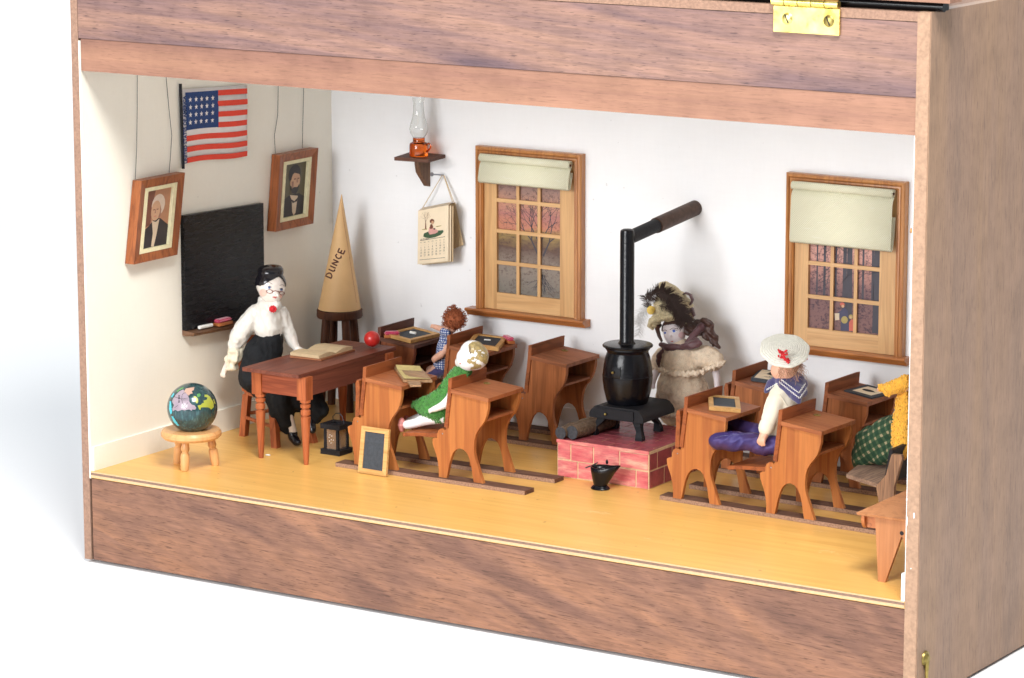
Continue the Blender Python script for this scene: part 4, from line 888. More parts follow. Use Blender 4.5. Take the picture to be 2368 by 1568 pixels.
cu = (C(1, .5)-C(0, .5)).normalized(); cv = (C(.5, 0)-C(.5, 1)).normalized(); cn = cu.cross(cv).normalized()
def tmat(u, v): p = C(*N3(u, v), .016); return Matrix(((cu.x, cv.x, cn.x, p.x), (cu.y, cv.y, cn.y, p.y), (cu.z, cv.z, cn.z, p.z), (0, 0, 0, 1)))
text(pic, 'OCTOBER', tmat(262, 1206), .19, 0, .001)
for i, d_ in enumerate(('SUN', 'MON', 'TUE', 'WED', 'THU', 'FRI', 'SAT')): text(pic, d_, tmat(222+i*43, 1244-i*6.8), .085, 0, .001)
day = 1
for r_ in range(5):
    for c_ in range(7):
        if r_ == 0 and c_ < 3: s_ = '-'
        elif day > 31: s_ = '-'
        else: s_ = str(day); day += 1
        text(pic, s_, tmat(222+c_*43, 1272+r_*29.5-c_*6.8), .17, 0, .001)
obj('october_print', pic, PM, ca, smooth=0)
# ------------------------------------------------------------------ hearth, stove, logs, hod
he = thing('brick_hearth', 'raised pink and red painted brick platform under the pot bellied stove', 'hearth', (30.5, 18.8, 0))
hx0, hx1, hy0, hy1, hz = 26.95, 33.95, 15.5, 23.0, 2.5
obj('block', mbox(hx0, hx1, hy0, hy1, 0, hz), M_mortar, he, bev=.02)
g = nb(); rb = random.Random(11)
for r_, (z0, z1) in enumerate(((.06, 1.13), (1.25, 2.3))):
    xs = [hx0+.02, 28.55, 30.9, 33.0, hx1] if r_ == 0 else [hx0+.02, 28.0, 29.75, 31.75, hx1]
    for a, b in zip(xs, xs[1:]): box(g, a+.05, b-.06, hy0-.06, hy0-.002, z0+rb.uniform(-.04, .04), z1+rb.uniform(-.04, .04))
obj('front_bricks', g, M_brick, he, bev=.02, seg=1)
g = nb()
for r_, (z0, z1) in enumerate(((.06, 1.13), (1.25, 2.3))):
    for k in range(5):
        a = hy0+.1+k*1.9-(.9 if r_ else 0); b = min(a+1.78, hy1-.05); a = max(a, hy0+.08)
        if b > a: box(g, hx1+.002, hx1+.03, a, b, z0, z1)
obj('side_bricks', g, M_brickt, he, bev=.02, seg=1)
obj('top_lip', mbox(hx0-.03, hx1+.02, hy0-.09, hy0-.002, 2.32, 2.53), M_brick, he, bev=.015)
g = nb()
for r_ in range(8):
    y0 = hy0+.02+r_*.94; off = (0, 1.0, .5)[r_ % 3]
    for k in range(5):
        a = max(hx0+.03, hx0-off+k*1.95); b = min(hx1-.03, hx0-off+k*1.95+1.86)
        if b-a > .15: box(g, a, b, y0, y0+.86, hz+.002, hz+.03)
obj('top_bricks', g, M_brickt, he, bev=.012, seg=1)
sv = thing('pot_bellied_stove', 'black pot bellied stove with a tall pipe turning into the back wall', 'stove', (30, 19.4, 2.53))
sx, sy = 30.0, 19.35
def onp(u, v, z='r6'): return A(z, u, v, Y=sy)
zt = onp(475, 765).z; zb = onp(460, 1060).z
obj('barrel', lathe(nb(), [(0, zb-.1), (1.32, zb-.1), (1.36, zb+.02), (1.28, zb+.1), (1.40, zb+.35), (1.58, zb+1.1), (1.66, zb+1.75), (1.665, zb+2.0), (1.68, zb+2.02), (1.68, zb+2.08), (1.66, zb+2.1), (1.6, zb+2.7), (1.48, zb+3.3), (1.36, zb+3.62), (1.42, zb+3.75), (1.5, zb+3.85), (1.5, zb+3.95), (0, zb+3.95)], (sx, sy, 0), 64), M_black, sv, smooth=25)
TT = zb+3.96
obj('lid_plate', lathe(nb(), [(0, TT), (1.55, TT), (1.66, TT+.03), (1.68, TT+.1), (1.62, TT+.17), (1.5, TT+.2), (0, TT+.2)], (sx, sy, 0), 64), M_black, sv, smooth=25)
px0 = A('r6', 475, 500, Y=sy).x; PZ = A('r6', 475, 240, Y=sy).z+.02
obj('stovepipe', lathe(nb(), [(0, TT+.2), (.6, TT+.2), (.52, TT+.3), (.475, TT+.4), (.475, PZ-.1), (.44, PZ+.02), (.3, PZ+.1), (0, PZ+.12)], (px0, sy, 0), 32), M_black, sv, smooth=30)
P0 = V((px0+.05, sy+.1, PZ-.5)); P2 = V((30.25, DP, 16.6)); P1 = P0.lerp(P2, .42)
obj('elbow_pipe', tube(nb(), [P0, P1], .46, 28), M_blackm, sv); obj('flue_pipe', tube(nb(), [P0.lerp(P2, .40), P0.lerp(P2, .405), P2], [.5, .53, .53], 28), M_rust, sv)
# ash box base: rounded-top prism along y
y0, y1 = 17.5, 21.6; bz0, bz1 = 3.62, 4.62
bl_, br_ = A('n1', 790, 560, Y=y0).x, A('n1', 1470, 600, Y=y0).x
cxm = (bl_+br_)/2; hw = (br_-bl_)/2; zc0 = (A('n1', 790, 560, Y=y0).z+A('n1', 1470, 610, Y=y0).z)/2; zc1 = A('n1', 1100, 430, Y=y0).z+.05
pts = [(cxm-hw, zc0+.05), (cxm-hw, zc0+.28), (cxm-hw+.12, zc0+.5), (cxm-hw+.4, zc1-.08), (cxm-hw+.65, zc1), (cxm+hw-.65, zc1), (cxm+hw-.4, zc1-.08), (cxm+hw-.12, zc0+.5), (cxm+hw, zc0+.28), (cxm+hw, zc0+.05), (cxm+hw-.1, zc0), (cxm-hw+.1, zc0)]
obj('ash_base', prism(nb(), pts, y0, y1), M_blackm, sv, bev=.03)
dw = obj('ash_drawer', mbox(cxm-hw+.62, cxm+hw-.72, y0-.1, y0-.002, zc0+.1, zc1-.14), M_blackm, sv, bev=.02)
kb = A('n1', 993, 508, Y=y0-.2); obj('knob', ball(nb(), (kb.x, y0-.22, kb.z), .09, 3), M_brassdk, dw)
dd = V((-.25, -1, 0)).normalized(); kd = A('r6', 418, 905, Y=sy-1.58)
g = mbox(-.32, .32, -.05, .05, -.38, .38); Md = Matrix.Translation(V((kd.x+.1, sy-1.62, kd.z-.05))) @ rot('Z', 4); bmesh.ops.transform(g, matrix=Md, verts=g.verts); dr = obj('fire_door', g, M_black, sv, bev=.03)
kk = A('r6', 405, 910, Y=sy-1.8); obj('knob', ball(nb(), (kk.x, sy-1.76, kk.z), .085, 3), M_brassdk, dr)
for (u, v, yy, dx, dy) in ((850, 760, 0, .0, .5), (1430, 840, 0, .0, .5), (1660, 720, 0, -.0, -.5), (1110, 680, 0, .0, -.5)):
    f = A('n1', u, v, H=2.53); t_ = V((cxm+(f.x-cxm)*.72, 19.45+(f.y-19.45)*.72, zc0+.02)); k = nb()
    pts_ = [V((f.x, f.y, 2.53)), V((f.x, f.y, 2.75)), V((f.x, f.y, 3.0)).lerp(t_, .12), V((f.x, f.y, 2.8)).lerp(t_, .6), t_]
    for a_, b_, w0, w1 in zip(pts_, pts_[1:], (.27, .26, .2, .24), (.26, .2, .24, .34)):
        hexa(k, [a_+V((i*w0, j*w0*.8, 0)) for i, j in ((-1, -1), (1, -1), (1, 1), (-1, 1))], [b_+V((i*w1, j*w1*.8, 0)) for i, j in ((-1, -1), (1, -1), (1, 1), (-1, 1))])
    obj('leg', k, M_blackm, sv, smooth=0)
def log(a, b, r, label, seed):
    t = thing('firewood_log', label, 'log', (a[0], a[1], 2.53), 'logs beside the stove'); a, b = V(a), V(b); n = 14
    g = nb(); P = [a.lerp(b, i/n) for i in range(n+1)]; tube(g, P, [r*(1+.06*math.sin(i*1.7+seed)) for i in range(n+1)], 18, cap=False)
    for v in g.verts: v.co += V((noise.noise(v.co*3), noise.noise(v.co*3+V((5, 5, 5))), noise.noise(v.co*3+V((9, 1, 4)))))*.06
    obj('bark', g, M_bark, t, smooth=60)
    d = (b-a).normalized(); obj('cut_end', tube(nb(), [a-d*.02, a+d*.05], r, 18), M_logend, t); obj('cut_end', tube(nb(), [b-d*.05, b+d*.02], r, 18), M_logend, t)
la = A('n1', 575, 758, Y=15.75); log((la.x, 15.75, 3.02), (28.3, 20.5, 3.0), .45, 'brown firewood log with a dark round end, beside the stove leg', 1)
la = A('n1', 430, 780, Y=15.5); log((la.x, 15.5, 2.95), (27.3, 21.4, 2.98), .41, 'rough barked firewood log at the left corner of the brick hearth', 3)
hd = thing('coal_hod', 'small black tin coal scuttle on the floor in front of the brick hearth', 'coal scuttle', (31.3, 13.9, 0))
c0 = V((31.2, 13.95, 0)); g = nb(); n = 32; rows = []
for k, (z, r, sq, dx) in enumerate(((0, .58, 1, 0), (.05, .6, 1, 0), (.16, .5, 1, 0), (.24, .4, 1, 0), (.6, .52, 1, .05), (1.15, .7, 1, .12), (1.5, .80, 1, .2))):
    ring = []
    for j in range(n):
        a = 2*PI*j/n; sp = max(0, math.cos(a))**3; rr_ = r*(1+(.55*sp*(z/1.5)**2)); zz = z+(.22*sp*(z/1.5)**3 if z > 1 else 0)-(.0); ring.append(g.verts.new((c0.x+dx+rr_*math.cos(a), c0.y+rr_*.8*math.sin(a), zz)))
    rows.append(ring)
for a, b in zip(rows, rows[1:]):
    for j in range(n): g.faces.new((a[j], a[(j+1) % n], b[(j+1) % n], b[j]))
g.faces.new(rows[0][::-1]); bo = obj('bucket', g, M_black, hd, smooth=50); md = bo.modifiers.new('s', 'SOLIDIFY'); md.thickness = .0006
obj('handle', tube(nb(), [(c0.x-.5, c0.y-.45, 1.55), (c0.x-.72, c0.y-.6, 1.45), (c0.x-.95, c0.y-.3, 1.35), (c0.x-.9, c0.y+.2, 1.35), (c0.x-.5, c0.y+.5, 1.6)], .04, 8), M_tin, hd)
obj('lug', ball(nb(), (c0.x+.1, c0.y+.66, 1.68), 1, 2, (.1, .06, .17)), M_black, hd)
# ------------------------------------------------------------------ slates, erasers, papers
def slate(pts, th, label, fw=.3, name='school_slate', chalk=None, up=None):
    pts = [V(p) for p in pts]; c = sum(pts, V())/4; nrm = (pts[1]-pts[0]).cross(pts[3]-pts[0]).normalized()
    if up is not None and nrm.dot(up) < 0: nrm = -nrm
    t = thing(name, label, 'slate', tuple(c), 'wood framed school slates')
    def q(k): return [c+(p-c)*k for p in pts]
    L = min((pts[1]-pts[0]).length, (pts[3]-pts[0]).length); k = 1-2*fw/L; k2 = k
    o, i = q(1), []
    e1 = (pts[1]-pts[0]).normalized(); e2 = (pts[3]-pts[0]).normalized()
    i = [pts[0]+e1*fw+e2*fw, pts[1]-e1*fw+e2*fw, pts[2]-e1*fw-e2*fw, pts[3]+e1*fw-e2*fw]
    for a in range(4):
        b = (a+1) % 4; rl = [o[a], o[b], i[b], i[a]]
        obj('frame_rail', hexa(nb(), rl, [p+nrm*th for p in rl]), M_slatefr, t, bev=.03)
    obj('slate_panel', hexa(nb(), [p+nrm*th*.3 for p in i], [p+nrm*th*.7 for p in i]), M_slate, t, smooth=0)
    if chalk:
        r = thing('chalk_stub', chalk, 'chalk', tuple(c+nrm*th)); obj('stub', tube(nb(), [c+nrm*(th*.7+.1)+e1*-.2, c+nrm*(th*.7+.1)+e1*.25+e2*.1], [.1 if 'short' in chalk else .05]*2, 12), M_chalk, r)
    return t
UP = V((0, 0, 1))
slate([(15.28, 9.35, .02), (17.58, 9.3, .02), (17.55, 9.76, 3.1), (15.32, 9.78, 3.1)], .2, 'pale framed slate standing upright against the desk at the front', .32, up=V((0, -1, 0)))
def ondesk(x, y, x0, z0=6.3, rz=0): return z0-(x-x0-.2)*.097
def fl_slate(c, w, h, deg, x0, label, th=.22, chalk=None, fw=.3):
    pts = []
    for u, v in ((-w/2, -h/2), (w/2, -h/2), (w/2, h/2), (-w/2, h/2)):
        a = math.radians(deg); x = c[0]+u*math.cos(a)-v*math.sin(a); y = c[1]+u*math.sin(a)+v*math.cos(a); pts.append(V((x, y, ondesk(x, y, x0)+.03)))
    return slate(pts, th, label, fw, up=UP, chalk=chalk)
fl_slate((9.5, 24.0), 2.35, 3.3, -4, 7.9, 'wood framed slate with a stub of chalk lying on the darkest desk', .24, 'short chalk stub lying on the slate of the darkest desk')
fl_slate((15.4, 24.6), 2.3, 3.3, 22, 13.7, 'wood framed slate with a tiny chalk crumb lying on the desk below the first window', .26, 'tiny broken chalk crumb on the slate under the window')
fl_slate((39.4, 15.6), 2.0, 3.0, 31, 37.85, 'wood framed slate lying askew on the desk right of the hearth', .26)
def on(x, x0): return ondesk(x, 0, x0)
eraser((8.7, 22.65, on(8.7, 7.9)+.01), 1.1, 40, 'pink and wood chalk eraser beside the slate on the darkest desk', s=.5)
eraser((16.2, 26.15, on(16.0, 13.7)+.01), 1.3, -35, 'pink topped chalk eraser on the desk under the window, by the back wall', s=.5)
pd = thing('paddle_board', 'wooden paddle board with a yellowed paper sheet on the desk beside the lantern', 'hornbook', (16.8, 12.3, 6.3)); x0 = 15.15
zz = lambda x: ondesk(x, 0, x0)+.04
pc = [(15.3, 12.9), (17.55, 10.85), (19.1, 12.2), (16.6, 14.2)]
pc = [A('r4', 470, 545, H=6.28), A('r4', 568, 640, H=6.05), A('r4', 797, 640, H=6.0), A('r4', 695, 535, H=6.2)]
pc = [(15.4, 13.3), (17.75, 10.95), (19.3, 12.1), (16.9, 14.4)]; hp = [(17.95, 11.1), (18.9, 10.1), (19.5, 10.5), (18.65, 11.6)]
obj('board', hexa(nb(), [(x, y, zz(min(x, 18.2))) for x, y in pc], [(x, y, zz(min(x, 18.2))+.16) for x, y in pc]), wood('pale_board', (.40, .24, .12), (.34, .19, .09), (.2, .1, .05), 'x', band=2, pore=.8), pd, bev=.02)
obj('handle', hexa(nb(), [(x, y, zz(18.2)+.01) for x, y in hp], [(x, y, zz(18.2)+.15) for x, y in hp]), MATS['pale_board'], pd, bev=.03)
g = nb(); N = 8; rows = []
for i in range(N+1):
    u = i/N; a = V((15.55, 13.25, 0)).lerp(V((16.9, 14.2, 0)), 0); p = V((pc[0][0]+.15, pc[0][1]-.05, 0)).lerp(V((pc[1][0], pc[1][1]+.15, 0)), u); q_ = V((pc[3][0]-.1, pc[3][1]-.1, 0)).lerp(V((pc[2][0]-.15, pc[2][1], 0)), u)
    h = .18+.16*max(0, 1-u*4)**1.5+.05*max(0, u-.85)*6
    rows.append([g.verts.new((p.x, p.y, zz(min(p.x, 18.2))+h)), g.verts.new((q_.x, q_.y, zz(min(q_.x, 18.2))+h))])
for a, b in zip(rows, rows[1:]): g.faces.new((a[0], a[1], b[1], b[0]))
obj('paper_sheet', g, plain('yellowed_sheet', (.52, .42, .17), .7, var=.12, sc=3), pd, smooth=60)
g = nb()
for k in range(9):
    u = .25+k*.065; p = V((pc[0][0]+.15, pc[0][1]-.05, 0)).lerp(V((pc[1][0], pc[1][1]+.15, 0)), u); q_ = V((pc[3][0]-.1, pc[3][1]-.1, 0)).lerp(V((pc[2][0]-.15, pc[2][1], 0)), u)
    for s0 in range(5):
        a, b = p.lerp(q_, .15+s0*.15), p.lerp(q_, .15+s0*.15+rb.uniform(.06, .12)); d = V((.012, -.012, 0))
        g.faces.new([g.verts.new((c_.x, c_.y, zz(min(c_.x, 18.2))+.2)) for c_ in (a-d, b-d, b+d, a+d)])
obj('faint_print', g, plain('faint_print', (.30, .23, .09), .8), pd, smooth=0)
def card(c, w, h, deg, x0, label, name, cat, th, kind):
    t = thing(name, label, cat, (c[0], c[1], 6.2)); a = math.radians(deg)
    def P(u, v, z): x = c[0]+(u-.5)*w*math.cos(a)-(v-.5)*h*math.sin(a); y = c[1]+(u-.5)*w*math.sin(a)+(v-.5)*h*math.cos(a); return V((x, y, ondesk(x, y, x0)+.02+z))
    s = [(0, 0), (1, 0), (1, 1), (0, 1)]; obj('cover', hexa(nb(), [P(u, v, 0) for u, v in s], [P(u, v, th) for u, v in s]), M_slate, t, bev=.02)
    g = nb(); m = .07 if kind == 'tree' else .16
    g.faces.new([g.verts.new(P(u, v, th+.006)) for u, v in ((m, m), (1-m, m), (1-m, 1-m), (m, 1-m))]); obj('picture', g, M_paperl, t, smooth=0)
    g = nb()
    def q(pts): g.faces.new([g.verts.new(P(u, v, th+.012)) for u, v in pts])
    if kind == 'tree':
        q([(.55, .1), (.62, .1), (.62, .9), (.55, .9)]); q([(.3, .55), (.56, .45), (.56, .75), (.35, .78)])
        for k in range(12): u = rb.uniform(.15, .5); v = rb.uniform(.12, .9); q([(u, v), (u+.16, v+.07), (u+.16, v+.085), (u, v+.012)])
    else: q([(.3+.2*math.cos(k)+.15, .5+.1*math.sin(k)) for k in [i*PI/6 for i in range(12)]]); q([(.55, .42), (.72, .5), (.55, .58)])
    obj('printed_shape', g, M_ink, t, smooth=0)
card((38.0, 24.7), 2.3, 2.8, 16, 36.35, 'dark cover book with a bare tree picture on the desk behind the white hatted doll', 'picture_book', 'book', .22, 'tree')
card((45.3, 24.4), 2.2, 2.6, -8, 43.3, 'small dark mounted card with a black silhouette on the desk at the right', 'silhouette_card', 'card', .1, 'bird')
# ------------------------------------------------------------------ right side: old chair and bench
oc = thing('old_seat', 'rough weathered wooden seat the doll in yellow knit sits on', 'seat', (50.5, 16, 0))
s4 = [(48.5, 14.65), (51.9, 13.1), (54.0, 17.4), (50.6, 18.9)]
s4 = [(48.71, 14.6), (51.98, 13.07), (51.5, 18.3), (47.9, 18.6)]
obj('seat_board', hexa(nb(), [(x, y, 2.85) for x, y in s4], [(x, y, 3.1) for x, y in s4]), M_oldseat, oc, bev=.03)
pn = [A('r7', u, v, Y=13.0) for u, v in ((1283, 945), (1300, 1040), (1305, 1150), (1380, 1150), (1385, 950), (1430, 790), (1425, 770), (1372, 765), (1355, 820), (1340, 880))]
obj('side_panel', prism(nb(), [(p.x, max(p.z, .3)) for p in pn], 12.75, 13.05), M_oldwood, oc, bev=.03)
obj('side_panel', prism(nb(), [(p.x, max(p.z, .3)) for p in pn], 18.3, 18.6), M_oldwood, oc, bev=.03)
bp = [A('r7', u, v, Y=13.1) for u, v in ((1315, 945), (1335, 945), (1368, 745), (1350, 740))]
obj('black_back_slat', prism(nb(), [(p.x, p.z) for p in bp], 13.08, 18.2), M_blackm, oc)
bn = thing('tan_bench', 'plain tan bench with notched plank leg at the front right corner of the room', 'bench', (57.5, 6, 0))
obj('seat_board', hexa(nb(), [(55.45, 2.85, 3.86), (59.75, 2.85, 3.86), (59.75, 11.5, 3.86), (55.45, 11.5, 3.86)], [(55.4, 2.8, 4.0), (59.75, 2.8, 4.0), (59.75, 11.5, 4.0), (55.4, 11.5, 4.0)]), M_bench, bn, bev=.02)
for yy in (3.05, 10.6):
    obj('plank_leg', prism(nb(), [(56.5, 3.85), (56.78, 0), (57.22, 0), (58.2, 2.85), (58.25, 2.9), (58.3, 2.85), (59.1, 0), (59.5, 0), (59.7, 3.85)], yy, yy+.25), M_bench, bn, bev=.01, seg=1)
obj('peg_hole', lathe(nb(), [(0, .012), (.13, .012), (.13, 0)], (58.24, 3.048, 3.1), 16, rot('X', 90)), M_ink, bn)
obj('side_rail', prism(nb(), [(2.95, 3.84), (2.95, 3.5), (3.05, 3.25), (3.25, 3.05), (3.5, 3.0), (10.8, 3.0), (10.8, 3.84)], 55.65, 55.85, 'x'), M_bracket, bn)
g = nb(); obj('bracket_end', prism(nb(), [(55.66, 3.83), (55.66, 3.3), (55.95, 3.1), (56.5, 3.1), (56.55, 3.83)], 3.25, 3.4), M_bracket, bn)  # brown bracket below the near end of the seat board
ob = thing('black_trinket', 'tiny black spiky trinket lying on the tan bench', 'trinket', (59.3, 5.6, 4.0)); g = nb()
for k in range(7): tube(g, [V((58.6, 5.3, 4.12)), V((58.6+.3*math.cos(k), 5.3+.3*math.sin(k), 4.05+.08*k))], [.1, .03], 8)
obj('spikes', g, M_blackm, ob)
# ------------------------------------------------------------------ dolls
rnd = random.Random(21)
def hand(z, l, n=4, spread=14, L=34, r=9, d0=(0, 1), Y=None):   # palm end (x, y, depth, r) in zone px, fingers fan out from it
    x, y, Yd, pr = l; out = []
    a0 = math.atan2(d0[1], d0[0])
    for k in range(n):
        a = a0+math.radians((k-(n-1)/2)*spread); ll = L*(1, 1.12, 1.05, .85)[k % 4]; b = pr*.55
        o = (k-(n-1)/2)*pr*.42; bx, by = x-math.sin(a0)*o, y+math.cos(a0)*o
        out.append([(bx, by, Yd, r), (bx+math.cos(a)*ll*.55, by+math.sin(a)*ll*.55, Yd-.05, r*.95), (bx+math.cos(a-.15)*ll, by+math.sin(a-.15)*ll, Yd+.02, r*.75)])
    a = a0-1.1; out.append([(x-math.cos(a0)*pr*.5, y-math.sin(a0)*pr*.5, Yd, r), (x+math.cos(a)*L*.45, y+math.sin(a)*L*.45, Yd-.1, r*.95), (x+math.cos(a+.4)*L*.75, y+math.sin(a+.4)*L*.75, Yd-.1, r*.7)])
    return out
def mk(z, chains, vox=.07, it=3, disp=None):
    g = nb()
    for c in chains: chain(g, B(z, c))
    return fuse(g, vox, it, disp)
def doll(label, base): return thing('doll', label, 'doll', base, None)
def folds(ax, k, a, sd=0):
    def f(co, n): return a*(noise.noise(V((co.x*k, co.y*k, co.z*k*.35))+V((sd, 0, 0))))*2
    return f
def knit(kx, kz, a):
    def f(co, n): return a*(abs(math.sin(co.z*kz+math.sin((co.x+co.y*.8)*kx)*.9))*.9+.5*math.sin((co.x+co.y*.8)*kx*2+math.floor(co.z*kz/PI)*PI*.5))+.04*noise.noise(co*3)
    return f
def knitloops(z, T, poly, step, m, parent, name, r=.035, l=.14):
    g = nb(); xs = [p[0] for p in poly]; ys = [p[1] for p in poly]; y = min(ys); row = 0
    while y < max(ys):
        x = min(xs)+(row % 2)*step*.5
        while x < max(xs):
            if inside(poly, x, y):
                q = ppc(z, A(z, x, y, Y=12))
                xx, yy = x+rnd.uniform(-.25, .25)*step, y+rnd.uniform(-.25, .25)*step; a = rnd.uniform(-.5, .5)
                for s_ in (-1, 1):
                    Q = [(s_*step*.46, -step*.6), (s_*step*.34, 0), (0, step*.55)]
                    stroke(g, T, z, [(xx+p*math.cos(a)-q_*math.sin(a), yy+p*math.sin(a)+q_*math.cos(a)) for p, q_ in Q], r*rnd.uniform(.8, 1.15), .03+rnd.uniform(0, .03), sub=1, n=5)
            x += step
        y += step*.72; row += 1
    return obj(name, g, m, parent)
# teacher
t1 = doll('seated teacher doll in white silk blouse and black skirt with painted spectacles', (4.3, 14, 0))
headc = [[(815, 235, 14, 100), (822, 270, 13.9, 92), (838, 305, 13.75, 60)], [(858, 300, 13.3, 16), (862, 312, 13.15, 12)]]
bodyc = headc+[[(800, 300, 14, 50), (790, 380, 14, 38), (792, 440, 14, 80), (800, 560, 14, 70), (770, 680, 13.8, 90), (740, 830, 13.6, 85)],
    [(720, 430, 13.4, 40), (640, 530, 12.9, 34), (560, 680, 12.7, 28), (530, 770, 12.6, 24), (508, 812, 12.6, 22), (497, 838, 12.6, 19)], [(880, 430, 14.8, 38), (945, 560, 15, 30), (990, 670, 15.1, 24), (1040, 690, 15.1, 18)],
    [(760, 850, 13.4, 60), (880, 960, 13.3, 48), (935, 1140, 13.3, 38), (965, 1235, 13.4, 32)], [(800, 850, 14.3, 60), (980, 930, 14.5, 48), (1078, 1060, 14.5, 30), (1090, 1140, 14.5, 26)]]
bodyc += hand('r3', (497, 836, 12.55, 20), 4, 9, 26, 7, (-.3, 1))
b = mk('r3', bodyc, .06); T = bvh(b)
hairpoly = [(700, 250), (700, 180), (722, 120), (790, 85), (850, 85), (900, 115), (925, 170), (930, 255), (915, 248), (905, 222), (893, 205), (872, 185), (845, 196), (810, 215), (772, 238), (748, 246), (728, 243)]
def selhair(c, n):
    u, v = proj('r3', c)
    if v > 250 or c.z < 9.6: return False
    vis = n.dot((c-CAM).normalized()) < .12
    return (inside(hairpoly, u, v)) or (not vis and v < 250)
hb = shell(b, selhair, .07)
bo = obj('body', b, M_porc, t1, smooth=70)
ho = obj('hair', hb, M_hairbk, t1, smooth=70); ho.modifiers.new('s', 'SOLIDIFY').thickness = .0006
bn_ = A('r3', 815, 145, Y=14.15); obj('hair_bun', lathe(nb(), [(0, -.6), (.8, -.5), (.9, -.2), (.9, .05), (.78, .24), (.5, .33), (0, .36)], bn_, 32, rot('X', 6)), M_hairbk, ho, smooth=60)
g = nb(); patch(g, T, 'r3', ell(766, 292, 24, 26), 4, .006); patch(g, T, 'r3', ell(885, 318, 12, 14), 4, .006); obj('blush', g, plain('teacher_blush', (.78, .50, .41), .3, bump=0), bo)
g = nb(); patch(g, T, 'r3', ell(803, 260, 15, 10), 3, .010); patch(g, T, 'r3', ell(886, 273, 12, 9), 3, .010); obj('eye_white', g, M_eyew, bo)
g = nb(); patch(g, T, 'r3', ell(806, 259, 10, 9), 2.5, .016); patch(g, T, 'r3', ell(888, 272, 9, 8), 2.5, .016); obj('iris', g, M_eye, bo)
g = nb(); stroke(g, T, 'r3', [(785, 256), (795, 250), (810, 249), (822, 256)], .018, .012); stroke(g, T, 'r3', [(875, 266), (888, 263), (898, 270)], .018, .012); stroke(g, T, 'r3', [(778, 232), (800, 220), (828, 236)], .014, .01); stroke(g, T, 'r3', [(876, 244), (895, 238), (908, 250)], .014, .01); obj('brow', g, M_brow, bo)
g = nb(); patch(g, T, 'r3', [(826, 322), (838, 317), (844, 320), (856, 318), (862, 323), (848, 331), (836, 329)], 3, .012); obj('lips', g, M_lip, bo)
g = nb()
for cx_, cy_, rx_ in ((808, 284, 20), (888, 296, 17)):
    e = ell(cx_, cy_, rx_, 12, .1, 20); stroke(g, T, 'r3', e+[e[0]], .022, .04, sub=1)
stroke(g, T, 'r3', [(828, 284), (848, 280), (860, 288), (872, 292)], .022, .05, sub=2); obj('spectacles', g, M_specs, t1)
blc = [[(790, 400, 14, 75), (800, 450, 14, 98), (803, 520, 14, 104), (808, 575, 14, 84)], [(770, 348, 14, 42), (790, 390, 14, 56), (850, 375, 13.7, 42)],
       [(712, 425, 13.5, 58), (655, 505, 13, 66), (605, 580, 12.8, 66), (572, 640, 12.7, 52), (570, 672, 12.7, 40)], [(575, 700, 12.65, 52), (555, 750, 12.6, 50), (556, 785, 12.6, 40)], [(885, 430, 14.7, 55), (925, 520, 15, 52), (960, 610, 15.1, 42), (985, 660, 15.1, 30)]]
def blf(co, n): return .10*noise.noise(V((co.x*1.1, co.y*1.1, co.z*.7)))+.11*(.5-abs(noise.noise(V((co.x*2.2+co.z*.9, co.y*2.2, co.z*1.3-co.x)))))-.05
bl = mk('r3', blc[:3]+[blc[4]], .06, 3, blf); TB = bvh(bl); bco = obj('blouse', bl, M_silk, t1, smooth=80)
cu_ = mk('r3', [blc[3]], .05, 2, lambda co, n: .16*noise.noise(V((co.x*4, co.y*4, co.z*2.2)))+.05*math.sin(co.z*9)); obj('cuff', cu_, M_muslin, bco, smooth=80)
g = nb(); stroke(g, TB, 'r3', [(700, 395), (716, 430), (712, 480), (720, 510)], .03, .0, sub=3); stroke(g, TB, 'r3', [(740, 330), (790, 352), (850, 360)], .03, .0); obj('seams', g, M_silk, bco)
br_ = hit(TB, 'r3', 835, 400, .1); g = nb(); ball(g, br_, .16, 2)
for k in range(9): a = k*2*PI/9; ball(g, br_+CR*.2*math.cos(a)+CU*.18*math.sin(a), .09, 1)
obj('brooch', g, M_redy, t1)
skc = [[(815, 612, 14, 92), (790, 655, 13.9, 110), (755, 715, 13.5, 120), (735, 790, 13.2, 122), (722, 865, 13.0, 112), (745, 920, 12.9, 80)], [(760, 800, 13.5, 115), (840, 900, 13.4, 110), (860, 980, 13.3, 95), (890, 1080, 13.25, 90), (915, 1160, 13.3, 62)],
       [(820, 850, 14.2, 90), (980, 960, 14.5, 90), (1080, 1030, 14.7, 88), (1140, 1085, 14.8, 62), (1120, 1120, 14.8, 50)], [(880, 1000, 13.6, 80), (1000, 1020, 14.2, 75)], [(1140, 1060, 14.8, 50), (1180, 1090, 14.9, 30)], [(900, 1150, 13.3, 60), (925, 1215, 13.2, 34)]]
sk = mk('r3', skc, .08, 3, lambda co, n: .16*noise.noise(V((co.x*1.5, co.y*1.5, co.z*.45)))+.16*(.4-abs(noise.noise(V((co.x*2.6+co.z*.3, co.y*2.6, co.z*.5)))))+.03*noise.noise(co*4)); obj('skirt', sk, M_blkcl, t1, smooth=80)
for c in ([(962, 1240, 13.4, 37), (965, 1265, 13.35, 34), (990, 1298, 13.2, 30), (1000, 1302, 13.15, 24)], [(1090, 1145, 14.5, 32), (1088, 1175, 14.45, 32), (1098, 1220, 14.3, 26)]):
    s_ = mk('r3', [c], .05, 2); obj('shoe', s_, M_hairbk, t1, smooth=80)
